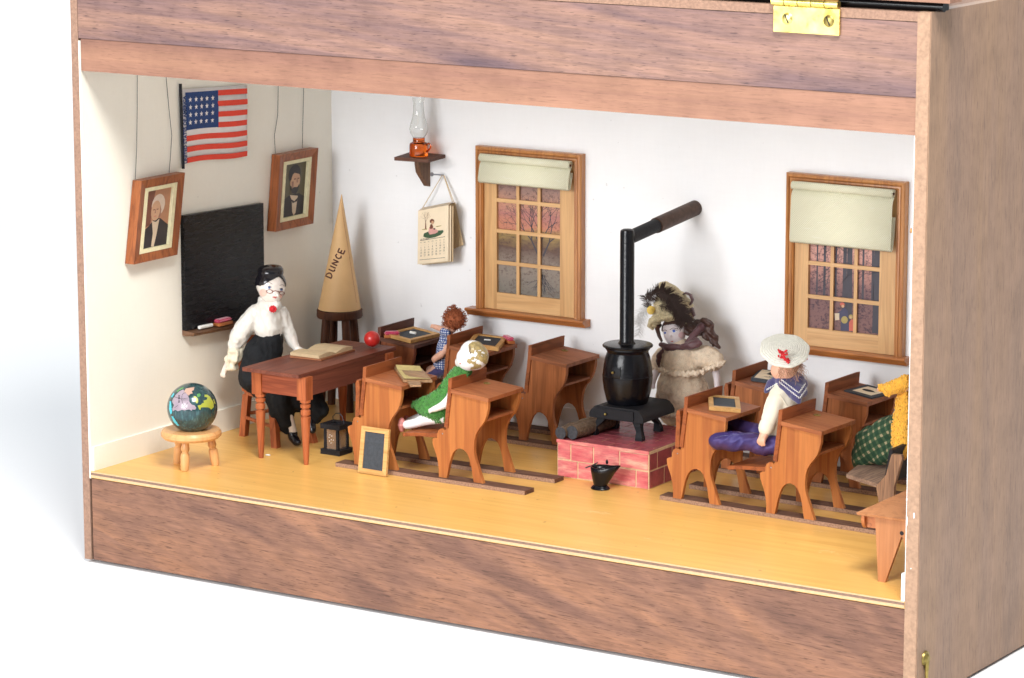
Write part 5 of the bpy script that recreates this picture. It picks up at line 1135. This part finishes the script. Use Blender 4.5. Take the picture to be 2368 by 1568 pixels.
# green crochet doll
t2 = doll('doll in green crocheted dress with worn gold hair sitting on a front desk seat', (20.5, 12, 3))
bc = [[(1088, 440, 12.1, 92), (1105, 465, 12.2, 98), (1060, 480, 12, 88)], [(1010, 470, 11.9, 30), (1000, 505, 11.9, 38), (1030, 520, 12, 45)], [(990, 462, 11.85, 12)], [(1050, 520, 12, 45), (1010, 580, 12.1, 50), (960, 700, 12.2, 65), (900, 850, 12.2, 75)],
      [(975, 640, 11.2, 32), (930, 760, 10.85, 32), (890, 805, 10.8, 32), (850, 825, 10.8, 26), (815, 838, 10.8, 22), (797, 846, 10.8, 16)], [(980, 640, 13.4, 32), (900, 770, 13.6, 30), (850, 800, 13.6, 22)],
      [(890, 890, 11.7, 50), (800, 900, 11.5, 47), (740, 915, 11.5, 42), (690, 935, 11.4, 34), (625, 948, 11.3, 33)], [(890, 860, 12.8, 48), (780, 880, 12.7, 40), (700, 905, 12.6, 34), (640, 925, 12.5, 30)]]
bc += hand('r4', (797, 845, 10.8, 17), 4, 8, 20, 6, (-1, .35))
b = mk('r4', bc, .055); T = bvh(b)
gh = [(1060, 385), (1085, 362), (1150, 358), (1195, 390), (1215, 440), (1205, 500), (1170, 530), (1120, 550), (1075, 558), (1068, 520), (1050, 500), (1058, 470), (1078, 455), (1062, 430)]
def selg(c, n):
    u, v = proj('r4', c)
    if c.z < 7.4: return False
    if n.dot((c-CAM).normalized()) > .1: return u > 1060 and v < 540
    if noise.noise(V((u*.02, v*.03, 0)))+.6*noise.noise(V((u*.06, v*.06, 3))) > .08 and v > 420: return False
    return inside(gh, u, v)
hb = shell(b, selg, .025); bo = obj('body', b, M_porcw, t2, smooth=70); ho = obj('hair', hb, M_goldhair, t2, smooth=70)
g = nb(); stroke(g, T, 'r4', [(1070, 395), (1072, 415), (1070, 430), (1076, 445)], .035, .02); obj('brow', g, M_brow, bo)
g = nb(); patch(g, T, 'r4', ell(1002, 515, 7, 4), 3, .012); obj('lips', g, M_lip, bo)
dc = [[(1030, 560, 12.1, 58), (990, 610, 12.2, 76), (955, 680, 12.25, 88), (920, 740, 12.2, 98)], [(900, 780, 12.2, 110), (830, 820, 12.1, 92), (760, 820, 12.0, 70)], [(900, 850, 12.1, 85), (850, 870, 12, 60)], [(760, 810, 11.9, 62), (710, 810, 11.8, 44), (690, 805, 11.8, 32)], [(780, 850, 11.7, 60), (850, 890, 11.6, 50)], [(860, 850, 11.7, 70), (890, 890, 11.7, 45)]]
d_ = mk('r4', dc, .07, 2, lambda co, n: .10*noise.noise(co*2.2)); TD = bvh(d_); do = obj('dress', d_, M_greendk, t2, smooth=80)
knitloops('r4', TD, [(985, 535), (1060, 560), (1060, 600), (950, 960), (880, 950), (780, 920), (700, 850), (655, 800), (720, 750), (860, 700), (900, 620), (950, 560)], 15, M_green, do, 'crochet_loops', .042)
for c in ([(588, 918, 11.3, 22), (588, 950, 11.3, 30), (590, 980, 11.3, 22)], [(620, 900, 12.5, 20), (618, 925, 12.5, 24)]): obj('shoe', mk('r4', [c, [(608, 950, 11.3, 27), (596, 950, 11.3, 27)]] if c[0][2] < 12 else [c], .045, 2), M_shoepk, t2, smooth=80)
# red haired doll
t3 = doll('tiny doll with frizzy red hair and blue gingham shirt raising one arm', (12.3, 24, 3))
bc = [[(950, 215, 24, 62), (935, 255, 24, 50)], [(925, 280, 24, 28), (905, 330, 24, 42), (885, 430, 24, 50), (870, 530, 24, 52)], [(905, 300, 23.5, 24), (865, 268, 23.6, 22), (815, 253, 23.7, 17)], [(910, 400, 23.2, 26), (870, 450, 23.1, 26), (825, 478, 23.1, 24)], [(880, 540, 24, 40), (820, 560, 23.8, 34), (760, 600, 23.8, 26), (720, 660, 23.8, 24)], [(880, 545, 24.6, 38), (790, 560, 24.6, 32)]]
bc += hand('r4', (812, 252, 23.7, 14), 4, 9, 20, 5, (-1, -.25))+hand('r4', (822, 482, 23.1, 20), 4, 8, 22, 7, (-.8, .6))
b = mk('r4', bc, .06); bo = obj('body', b, M_flesh, t3, smooth=70)
sh_ = mk('r4', [[(905, 320, 24, 45), (885, 420, 24, 54), (872, 520, 24, 58)], [(905, 300, 23.5, 32), (878, 285, 23.5, 28)], [(905, 380, 23.4, 36), (888, 415, 23.2, 34)]], .06, 2, folds(0, 3, .06)); obj('gingham_shirt', sh_, M_ging, t3, smooth=80)
pt = mk('r4', [[(880, 550, 24, 50), (840, 575, 23.8, 42), (780, 600, 23.8, 34)], [(880, 560, 24.6, 46), (800, 570, 24.6, 38)]], .08); obj('trousers', pt, M_navy, t3, smooth=80)
g = nb(); hc_ = A('r4', 960, 205, Y=24); ball(g, hc_, .72, 3)
def frizz(g, c, R, n, l, r, rn, zmin=-1, sq=1):
    for _ in range(n):
        d = V((rn.gauss(0, 1), rn.gauss(0, 1), rn.gauss(0, 1))).normalized()
        if d.z < zmin: continue
        p = c+d*R*rn.uniform(.75, 1.05); P = [p]; q = d.cross(V((rn.gauss(0, 1), rn.gauss(0, 1), rn.gauss(0, 1)))).normalized()
        for k in range(5): p = p+(d*math.cos(k*1.9)*.35+q*math.sin(k*1.9)*.8+V((rn.gauss(0, .3), rn.gauss(0, .3), rn.gauss(0, .3)))+d*.25)*l; P.append(p)
        tube(g, P, r, 4, cap=False)
frizz(g, hc_, .76, 620, .085, .02, rnd, -.75); frizz(g, hc_+V((-.1, 0, .45)), .45, 140, .09, .02, rnd, -.3); obj('frizzy_hair', g, M_redhair, t3, smooth=80)
# sailor doll
t4 = doll('doll in white crocheted hat, navy sailor collar and purple satin trousers at a desk', (43, 15, 3))
bc = [[(1150, 430, 15, 120), (1130, 480, 14.9, 112), (1085, 490, 14.8, 90)], [(1030, 490, 14.7, 30)], [(1120, 560, 15, 55), (1150, 650, 15.1, 90), (1120, 800, 15.1, 100), (1090, 1050, 15.1, 100), (1080, 1150, 15, 85)],
      [(1060, 760, 14.6, 55), (1020, 860, 14.2, 52), (975, 980, 14, 50), (950, 1060, 13.6, 40), (930, 1105, 13.4, 44), (912, 1150, 13.35, 36)], [(1150, 740, 16, 70), (1080, 900, 16.3, 55), (1020, 1050, 16.3, 45), (990, 1120, 16.3, 38)],
      [(1040, 1200, 14.3, 80), (800, 1170, 13.9, 70), (600, 1160, 13.2, 62), (470, 1170, 12.75, 50)], [(1040, 1130, 15.6, 75), (820, 1050, 15.9, 60), (650, 1000, 15.9, 55)]]
bc += hand('s7', (915, 1135, 13.3, 38), 4, 9, 58, 14, (-.35, 1))
b = mk('s7', bc, .06); bo = obj('body', b, M_flesh, t4, smooth=70)
sc_ = [[(1150, 620, 15.1, 120), (1120, 760, 15.1, 150), (1110, 950, 15.1, 150), (1090, 1080, 15.1, 130)], [(1070, 730, 14.5, 92), (1030, 840, 14.2, 88), (985, 950, 13.9, 76), (968, 1000, 13.7, 66)], [(1150, 740, 16, 90), (1080, 900, 16.3, 72), (1020, 1050, 16.3, 62), (1000, 1140, 16.2, 50)]]
s_ = mk('s7', sc_, .07, 3, lambda co, n: .07*noise.noise(V((co.x*1.8, co.y*1.8, co.z*.9)))); TS = bvh(s_); so = obj('wool_shirt', s_, M_shirt, t4, smooth=80)
c_ = mk('s7', [[(968, 990, 13.75, 74), (952, 1035, 13.6, 74)]], .06, 1); obj('cuff', c_, M_shirt, so, smooth=60)
g = nb(); stroke(g, TS, 's7', [(930, 880), (960, 760), (1000, 715), (1085, 720), (1150, 820)], .05, 0, sub=4); obj('seams', g, M_shirt, so)
cc = mk('s7', [[(1060, 590, 14.9, 60), (1130, 590, 14.9, 92), (1230, 590, 15.4, 92), (1290, 620, 15.8, 62)], [(1130, 620, 14.6, 70), (1230, 690, 14.9, 85), (1290, 690, 15.3, 62)], [(1010, 620, 14.7, 58), (975, 660, 14.6, 38), (955, 685, 14.5, 26)], [(1240, 730, 14.6, 60), (1262, 785, 14.5, 28)]], .06, 4); TC = bvh(cc); co_ = obj('sailor_collar', cc, M_navy, t4, smooth=80)
g = nb()
def zig(p0, p1, n, w):
    P = []
    for i in range(n+1):
        u = i/n; dx, dy = p1[0]-p0[0], p1[1]-p0[1]; L = math.hypot(dx, dy); s2 = (1 if i % 2 else -1)*w; P.append((p0[0]+dx*u-dy/L*s2, p0[1]+dy*u+dx/L*s2))
    stroke(g, TC, 's7', P, .03, .02, sub=1)
zig((1080, 600), (1268, 752), 26, 5); zig((1100, 580), (1265, 705), 22, 5); zig((1268, 752), (1350, 640), 16, 5); zig((1262, 705), (1325, 610), 12, 5); zig((1060, 610), (960, 672), 12, 5)
obj('white_zigzag', g, M_white, co_)
tr = mk('s7', [[(1070, 1200, 14.4, 95), (960, 1200, 14.2, 92), (820, 1165, 13.9, 95), (640, 1155, 13.3, 90), (505, 1158, 12.85, 86)], [(1060, 1130, 15.6, 80), (830, 1050, 15.9, 72), (640, 1000, 15.9, 66)]], .07, 3, lambda co, n: .12*noise.noise(V((co.x*1.1, co.y*1.5, co.z*1.5)))+.10*(.4-abs(noise.noise(V((co.x*1.6-co.z*.8, co.y*1.4, co.z*1.1)))))); TT_ = bvh(tr); to = obj('satin_trousers', tr, M_satin, t4, smooth=80)
g = nb(); stroke(g, TT_, 's7', [(466, 1130), (560, 1105), (700, 1095), (830, 1085)], .02, .0, sub=4); obj('side_seam', g, M_navy, to)
obj('shoe', mk('s7', [[(458, 1130, 12.78, 30), (452, 1170, 12.75, 45), (462, 1220, 12.75, 28)]], .05, 2), M_leather, t4, smooth=80)
hcn = A('s7', 1130, 300, Y=15.0); vd = (CAM-hcn).normalized(); axis = (V((0, 0, 1))*.80+vd*.56+CR*.05).normalized()
Mx = axis.to_track_quat('Z', 'Y').to_matrix().to_4x4(); pf = []
for k in range(60):
    r = 1.56*k/59; pf.append((r, .30*math.cos(min(1, r/1.56)*PI/2)**.7+.018*math.sin(r*44)+.02))
pf += [(1.56, -.05), (1.45, -.12), (1.0, -.14), (0, -.12)]
ht = obj('crocheted_hat', lathe(nb(), pf, hcn, 64, Mx, wob=lambda a, z: .02*math.sin(a*8)+.02*math.sin(a*3)), M_crochet, t4, smooth=50)
g = nb(); bc0 = A('s7', 1125, 355, Y=13.9)
for _ in range(34):
    p = bc0+V((rnd.gauss(0, .13), rnd.gauss(0, .06), rnd.gauss(0, .12)))+(CR*.2+CU*-.28)*rnd.uniform(-1, 1.1); P = [p]
    for k in range(4): p = p+V((rnd.gauss(0, .06), rnd.gauss(0, .04), rnd.gauss(0, .06))); P.append(p)
    tube(g, P, .045, 5)
obj('red_ribbon', g, M_redy, ht)
g = nb(); tube(g, [A('s7', 1310, 370, Y=15.8), A('s7', 1345, 385, Y=15.9)], .07, 6); obj('red_tassel', g, M_redy, ht)
g = nb(); hcc = A('s7', 1150, 450, Y=15)
for _ in range(240):
    a = rnd.uniform(0, 2*PI); d = V((math.cos(a), math.sin(a), rnd.uniform(-.35, .5))).normalized()
    if d.dot(V((-.75, -.5, 0))) > .55: continue
    p = hcc+d*rnd.uniform(.82, .93); P = [p]
    for k in range(5): p = p+V((rnd.gauss(0, .07)+d.x*.05, rnd.gauss(0, .07)+d.y*.05, -.09+rnd.gauss(0, .05))); P.append(p)
    tube(g, P, .010, 3, cap=False)
obj('wispy_hair', g, M_wisp, t4)
# bonnet doll
t5 = doll('standing doll in beige lace dress and feathered straw bonnet behind the stove', (31, 24.6, 0))
bc = [[(742, 630, 24.3, 112), (745, 670, 24.25, 105), (735, 705, 24.15, 78)], [(705, 690, 23.4, 14)], [(770, 760, 24.4, 45), (800, 880, 24.5, 120), (800, 1100, 24.5, 110)], [(620, 870, 24.3, 42), (585, 1000, 24.1, 38), (552, 1090, 24, 28), (540, 1140, 24, 24)],
      [(1070, 880, 24.6, 44), (1120, 980, 24.6, 44), (1145, 1090, 24.6, 34), (1150, 1200, 24.6, 28)], [(730, 1200, 24.4, 60), (710, 1450, 24.4, 40), (700, 1600, 24.4, 30), (695, 1760, 24.3, 30)], [(860, 1200, 24.6, 60), (850, 1450, 24.6, 40), (850, 1760, 24.5, 30)]]
bc += hand('s6', (540, 1140, 24, 22), 4, 9, 46, 8, (-.1, 1))
b = mk('s6', bc, .055); T = bvh(b)
hb = shell(b, lambda c, n: (lambda u, v: c.z > 7.2 and (v < 575+abs(u-735)*.15 or u > 850 or u < 608 or (n.dot((c-CAM).normalized()) > .1 and v < 640)) and v < 780)(*proj('s6', c)), .09)
bo = obj('body', b, M_porcp, t5, smooth=70); obj('hair', hb, M_hairdk, t5, smooth=70).modifiers.new('s', 'SOLIDIFY').thickness = .0009
g = nb(); patch(g, T, 's6', ell(742, 642, 24, 13), 3, .01); patch(g, T, 's6', ell(655, 660, 16, 11), 3, .01); obj('eye_white', g, M_eyew, bo)
g = nb(); patch(g, T, 's6', ell(738, 641, 13, 12), 3, .016); patch(g, T, 's6', ell(656, 658, 9, 10), 3, .016); obj('iris', g, plain('bright_blue_eye', (.06, .13, .52), .25, bump=0), bo)
g = nb(); stroke(g, T, 's6', [(700, 628), (730, 613), (775, 622)], .022, .01); stroke(g, T, 's6', [(718, 632), (742, 627), (768, 637)], .016, .014); stroke(g, T, 's6', [(630, 640), (655, 630), (672, 640)], .02, .01); obj('brow', g, M_brow, bo)
g = nb(); patch(g, T, 's6', [(705, 738), (720, 732), (738, 735), (722, 745)], 3, .012); obj('lips', g, M_lip, bo)
g = nb(); patch(g, T, 's6', ell(812, 680, 32, 32), 5, .006); patch(g, T, 's6', ell(640, 700, 14, 22), 5, .006); obj('blush', g, plain('soft_blush', (.60, .40, .41), .4, bump=0), bo)
dc = [[(770, 790, 24.4, 90), (800, 850, 24.4, 150), (830, 930, 24.4, 190), (840, 1000, 24.4, 165)], [(960, 870, 24.5, 100), (1060, 890, 24.5, 118), (1120, 920, 24.5, 95), (1165, 935, 24.5, 58)], [(640, 850, 24.3, 70), (590, 920, 24.2, 66), (560, 970, 24.2, 45)],
      [(700, 940, 24.3, 90), (800, 1060, 24.5, 195), (790, 1180, 24.5, 215), (775, 1300, 24.5, 215), (760, 1350, 24.5, 190), (750, 1400, 24.5, 120)], [(880, 1200, 24.6, 190), (900, 1330, 24.6, 150)]]
dd_ = mk('s6', dc, .08, 3, lambda co, n: .10*noise.noise(V((co.x*1.6, co.y*1.6, co.z*.7)))+.03*noise.noise(co*6)); TD = bvh(dd_); do = obj('lace_dress', dd_, M_lace, t5, smooth=80)
g = nb()
for cx_, cy_, R_ in ((740, 870, 48), (815, 945, 58), (1000, 870, 62), (1105, 880, 66), (650, 960, 40), (925, 1110, 56), (600, 1240, 60), (870, 1210, 50), (700, 1330, 50), (1000, 1010, 36), (760, 1150, 40), (640, 1120, 40)):
    for k in range(15): a = 2*PI*k/15+.2; q = rnd.uniform(.75, 1.05); stroke(g, TD, 's6', [(cx_+math.cos(a)*R_*.12, cy_+math.sin(a)*R_*.12), (cx_+math.cos(a)*R_*q, cy_+math.sin(a)*R_*q)], .020, .02, sub=2, n=4)
for pts in ([(620, 1020), (720, 1050), (830, 1055), (950, 1045), (1040, 1030)], [(900, 900), (900, 960), (940, 1000), (1080, 1020)], [(560, 1390), (640, 1430), (700, 1435), (800, 1400)], [(1040, 1000), (1120, 985), (1200, 940)]):
    for o in (0, 10, 20): stroke(g, TD, 's6', [(x+rnd.uniform(-4, 4), y+o) for x, y in pts], .028, .02, sub=6)
for _ in range(170):
    x, y = rnd.uniform(540, 1200), rnd.uniform(820, 1400); a = rnd.uniform(0, 6.3); P = []
    for k in range(5): P.append((x, y)); a += rnd.uniform(-.2, .9); x += math.cos(a)*16; y += math.sin(a)*16
    stroke(g, TD, 's6', P, .014, .015, sub=2, n=4)
obj('embroidery', g, M_lacel, do)
ru = mk('s6', [[(585, 990, 23.9, 26), (640, 1020, 23.4, 30), (740, 1045, 23.1, 32), (850, 1050, 23.05, 32), (950, 1040, 23.2, 32), (1040, 1015, 23.7, 30)], [(1030, 1000, 23.9, 28), (1110, 985, 23.9, 30), (1190, 950, 24.2, 30), (1210, 930, 24.5, 22)], [(510, 960, 24, 20), (560, 990, 23.8, 24)], [(560, 1400, 24.2, 24), (640, 1430, 23.2, 30), (740, 1440, 23.0, 30), (850, 1420, 23.2, 28)]], .05, 1, lambda co, n: .05*math.sin(co.x*19+co.z*5+2*noise.noise(co*3))+.10*noise.noise(co*7)-.03); obj('lace_ruffle', ru, plain('ruffle_net', (.72, .59, .45), .9, var=.2, sc=6, bump=.8, bs=18), do, smooth=60)
def S6(l, r, m, name, par, n=10, flat=None): return obj(name, tube(nb(), [A('s6', x, y, Y=d) for x, y, d in l], r, n, flat=flat), m, par, smooth=80)
bw = mk('s6', [[(620, 770, 23.6, 28), (690, 800, 23.5, 38), (790, 790, 23.5, 26)], [(820, 790, 23.5, 28), (900, 780, 23.5, 42), (975, 755, 23.6, 36), (950, 715, 23.8, 20), (860, 770, 23.6, 18)], [(860, 760, 23.8, 30), (930, 680, 24.2, 36), (1000, 600, 24.7, 40)], [(640, 810, 23.5, 14), (600, 870, 23.5, 28), (590, 930, 23.6, 22), (600, 995, 23.6, 8)]], .05, 2, lambda co, n: .06*noise.noise(V((co.x*3, co.y*3, co.z*5)))); obj('ribbon_bow', bw, M_maroon, t5, smooth=80)
cr = [[(930, 590, 24.9, 40), (1000, 560, 25, 44), (1060, 570, 25, 40), (1090, 640, 25, 36), (1100, 710, 25, 30), (1110, 780, 25, 22)], [(1010, 620, 24.9, 36), (1050, 700, 24.9, 34)], [(1120, 690, 25, 26), (1150, 770, 25, 20), (1160, 800, 25, 10)], [(880, 620, 24.6, 60), (960, 650, 24.8, 50)]]
c_ = mk('s6', cr, .05, 1, lambda co, n: .07*math.sin(co.z*11+co.x*7)+.05*noise.noise(co*6)); obj('curls', c_, M_hairdk, t5, smooth=60)
hh = mk('s6', [[(655, 245, 24.8, 78), (700, 290, 24.8, 90), (760, 350, 24.8, 105), (800, 430, 24.8, 125), (820, 500, 24.8, 110)], [(660, 330, 24.4, 95), (650, 420, 24.1, 110), (700, 460, 24.0, 100)], [(560, 560, 23.9, 48), (590, 500, 23.8, 60), (660, 470, 23.7, 62), (750, 460, 23.8, 62), (830, 480, 24.1, 62)]], .06, 3, lambda co, n: .035*math.sin(co.z*20+co.x*4)); TH = bvh(hh); hto = obj('straw_bonnet', hh, M_straw, t5, smooth=80)
S6([(545, 620, 24.0), (512, 590, 23.8), (525, 545, 23.6), (590, 530, 23.5), (660, 515, 23.45), (730, 492, 23.5), (800, 490, 23.8), (860, 510, 24.3)], [.14, .2, .22, .2, .19, .18, .14, .1], M_straw, 'bonnet_brim', hto)
S6([(600, 580, 23.9), (580, 620, 24.0), (600, 690, 24.0), (625, 740, 23.9)], [.2, .16, .12, .08], M_hairdk, 'side_hair', hto)
S6([(820, 300, 24.8), (850, 280, 24.8), (895, 300, 24.8), (915, 350, 24.8), (890, 400, 24.8), (850, 390, 24.8)], [.14, .2, .2, .2, .18, .1], M_maroon, 'ribbon_loop', hto, 8, .35); S6([(880, 390, 24.8), (910, 440, 24.8), (930, 500, 24.9)], [.2, .24, .18], M_maroon, 'ribbon_loop', hto, 8, .4)
def feather(path, n, l, r, m, name, sp=1.0, down=0):
    g = nb(); P = [A('s6', x, y, Y=d) for x, y, d in path]
    tube(g, P, .02, 5)
    for _ in range(n):
        u = rnd.uniform(0, len(P)-1.001); i = int(u); p = P[i].lerp(P[i+1], u-i); d = (P[i+1]-P[i]).normalized()
        sd = d.cross(CF).normalized()*rnd.choice((-1, 1)); dr = (sd*sp+d*.7+CF*rnd.uniform(-.6, .2)+V((0, 0, down))).normalized(); L = l*rnd.uniform(.6, 1.2); q = [p]
        for k in range(4): p = p+dr*L/4+V((rnd.gauss(0, .02), rnd.gauss(0, .02), rnd.gauss(0, .02)-.01*k)); q.append(p)
        tube(g, q, [r, r, r*.8, r*.6, r*.3], 3, cap=False)
    return obj(name, g, m, hto)
feather([(480, 330, 23.6), (540, 300, 23.5), (600, 260, 23.5), (640, 250, 23.5)], 420, .62, .016, M_feather, 'brown_feather')
feather([(600, 265, 23.5), (680, 300, 23.4), (760, 380, 23.3), (820, 470, 23.4), (850, 560, 23.6)], 1100, .68, .018, M_feather, 'brown_feather')
feather([(700, 330, 23.2), (760, 440, 23.1), (800, 540, 23.3)], 380, .5, .016, M_feather, 'brown_feather'); feather([(500, 430, 23.6), (480, 360, 23.6), (460, 310, 23.6)], 140, .4, .012, M_feather, 'brown_feather')
feather([(600, 400, 23.2), (690, 420, 23.1), (780, 460, 23.2)], 160, .4, .01, M_feather, 'brown_feather')
feather([(520, 380, 24.2), (460, 450, 24.2), (430, 550, 24.2), (400, 680, 24.2)], 260, .45, .008, M_featherw, 'pale_feather'); feather([(480, 420, 24.3), (400, 480, 24.3), (380, 580, 24.3)], 160, .4, .007, M_featherw, 'pale_feather')
rc = A('s6', 521, 447, Y=23.2); g = nb(); P = [rc+(CR*.9*math.cos(k*.5)+CU*math.sin(k*.5))*(.27-.0055*k)+(-CF)*(.01*k*.5) for k in range(44)]; tube(g, P, .065, 6); ball(g, rc+CF*.02, .2, 2); obj('yellow_rose', g, M_rose, hto)
for (x, y, Y) in ((693, 1770, 24.2), (850, 1770, 24.4)): obj('shoe', mk('s6', [[(x, y, Y, 34), (x-10, y+12, Y-.3, 28)]], .06, 2), M_porcp, t5, smooth=80)
g = nb()
for yy in (1488,):
    P = [hit(T, 's6', x, yy+abs(x-705)*.15, .012) for x in range(675, 740, 5)]; P = [p for p in P if p]; 
    if len(P) > 1: tube(g, P, .03, 6)
if len(g.verts): obj('sock_stripe', g, M_eye, bo)
# plaid skirt and yellow knit doll
t6 = doll('doll in gold knitted jacket and green plaid skirt half hidden by the case side', (51, 16.5, 3))
bc = [[(1570, 250, 17, 85), (1545, 290, 17, 60)], [(1500, 330, 17, 40), (1440, 450, 17, 45), (1430, 650, 17, 45), (1400, 740, 17, 50)], [(1440, 390, 16.2, 26), (1370, 400, 16, 22), (1300, 400, 15.9, 16)], [(1390, 740, 17.3, 40), (1290, 740, 17.5, 34), (1220, 770, 18.3, 24), (1190, 850, 19, 16)], [(1390, 740, 18.4, 40), (1290, 740, 18.6, 34), (1210, 770, 19, 24), (1180, 850, 19.6, 16)]]
bc += hand('r7', (1296, 398, 15.9, 12), 4, 9, 18, 5, (-1, 0))
obj('body', mk('r7', bc, .07), M_flesh, t6, smooth=70)
jk = mk('r7', [[(1465, 370, 16.8, 50), (1440, 450, 16.8, 50), (1428, 600, 16.2, 62), (1425, 700, 15.6, 62), (1425, 750, 15.2, 46)], [(1450, 355, 16.2, 40), (1390, 385, 16, 40), (1340, 400, 15.9, 34), (1305, 393, 15.8, 22)], [(1350, 425, 15.8, 18), (1345, 430, 15.8, 14)]], .07, 2, lambda co, n: .05*noise.noise(co*2.5)); TJ = bvh(jk); jo = obj('knitted_jacket', jk, M_yellowdk, t6, smooth=80)
knitloops('r7', TJ, [(1450, 300), (1450, 790), (1370, 790), (1360, 650), (1385, 480), (1395, 440), (1320, 450), (1270, 385), (1360, 340)], 15, M_yellow, jo, 'knit_loops', .065)
sk = mk('r7', [[(1400, 600, 17.2, 70), (1340, 650, 17.6, 95), (1270, 720, 17.8, 100), (1210, 780, 17.9, 70), (1180, 800, 17.9, 46)], [(1390, 740, 17.2, 80), (1300, 780, 17.4, 50)], [(1230, 690, 18, 80), (1190, 770, 18.3, 60), (1180, 820, 18.6, 44)]], .08, 3, lambda co, n: .14*noise.noise(V((co.x*1.2, co.y*2.0, co.z*.6)))); obj('plaid_skirt', sk, M_plaid, t6, smooth=80)
ha = nb(); frizz(ha, A('r7', 1575, 240, Y=17), .9, 300, .1, .03, rnd, -.6); ball(ha, A('r7', 1578, 230, Y=17.1), .92, 3); obj('hair', ha, M_hairdk, t6, smooth=80)
# ------------------------------------------------------------------ light: two studio softboxes and an added fill lamp for the tabletop
def area(name, loc, tgt, w, h, power, colr=(1, 1, 1), spread=180):
    l = bpy.data.lights.new(name, 'AREA'); l.shape = 'RECTANGLE'; l.size = w*S; l.size_y = h*S; l.energy = power; l.color = colr; l.spread = math.radians(spread)
    o = bpy.data.objects.new(name, l); COL.objects.link(o); o.location = V(loc)*S
    o.rotation_euler = (V(tgt)-V(loc)).to_track_quat('-Z', 'Y').to_euler(); return o
area('softbox_front', (6, -200, 70), (30, 20, 12), 95, 75, 40, (.985, .99, 1))
area('softbox_right', (105, -75, 150), (25, 5, 5), 55, 55, 41, (1, .99, .96))
area('added_table_fill', (-250, 400, 330), (-60, 330, -6), 200, 200, 200, (.95, .98, 1))  # added lamp, brightens the far tabletop so the background stays white
w = bpy.data.worlds.new('World'); scn.world = w; w.use_nodes = True
bgn = w.node_tree.nodes['Background']; bgn.inputs[0].default_value = (.87, .93, 1, 1); bgn.inputs[1].default_value = .36
scn.view_settings.view_transform = 'Standard'; scn.view_settings.look = 'None'; scn.view_settings.exposure = 0; scn.view_settings.gamma = 1
cd.dof.use_dof = True; cd.dof.focus_distance = 2.15; cd.dof.aperture_fstop = 45
scn.cycles.max_bounces = 8; scn.cycles.transmission_bounces = 8
_spec()
for o in bpy.data.objects:
    if 'base' in o.keys(): del o['base']
# drop the two unused desk templates if a copy took their place
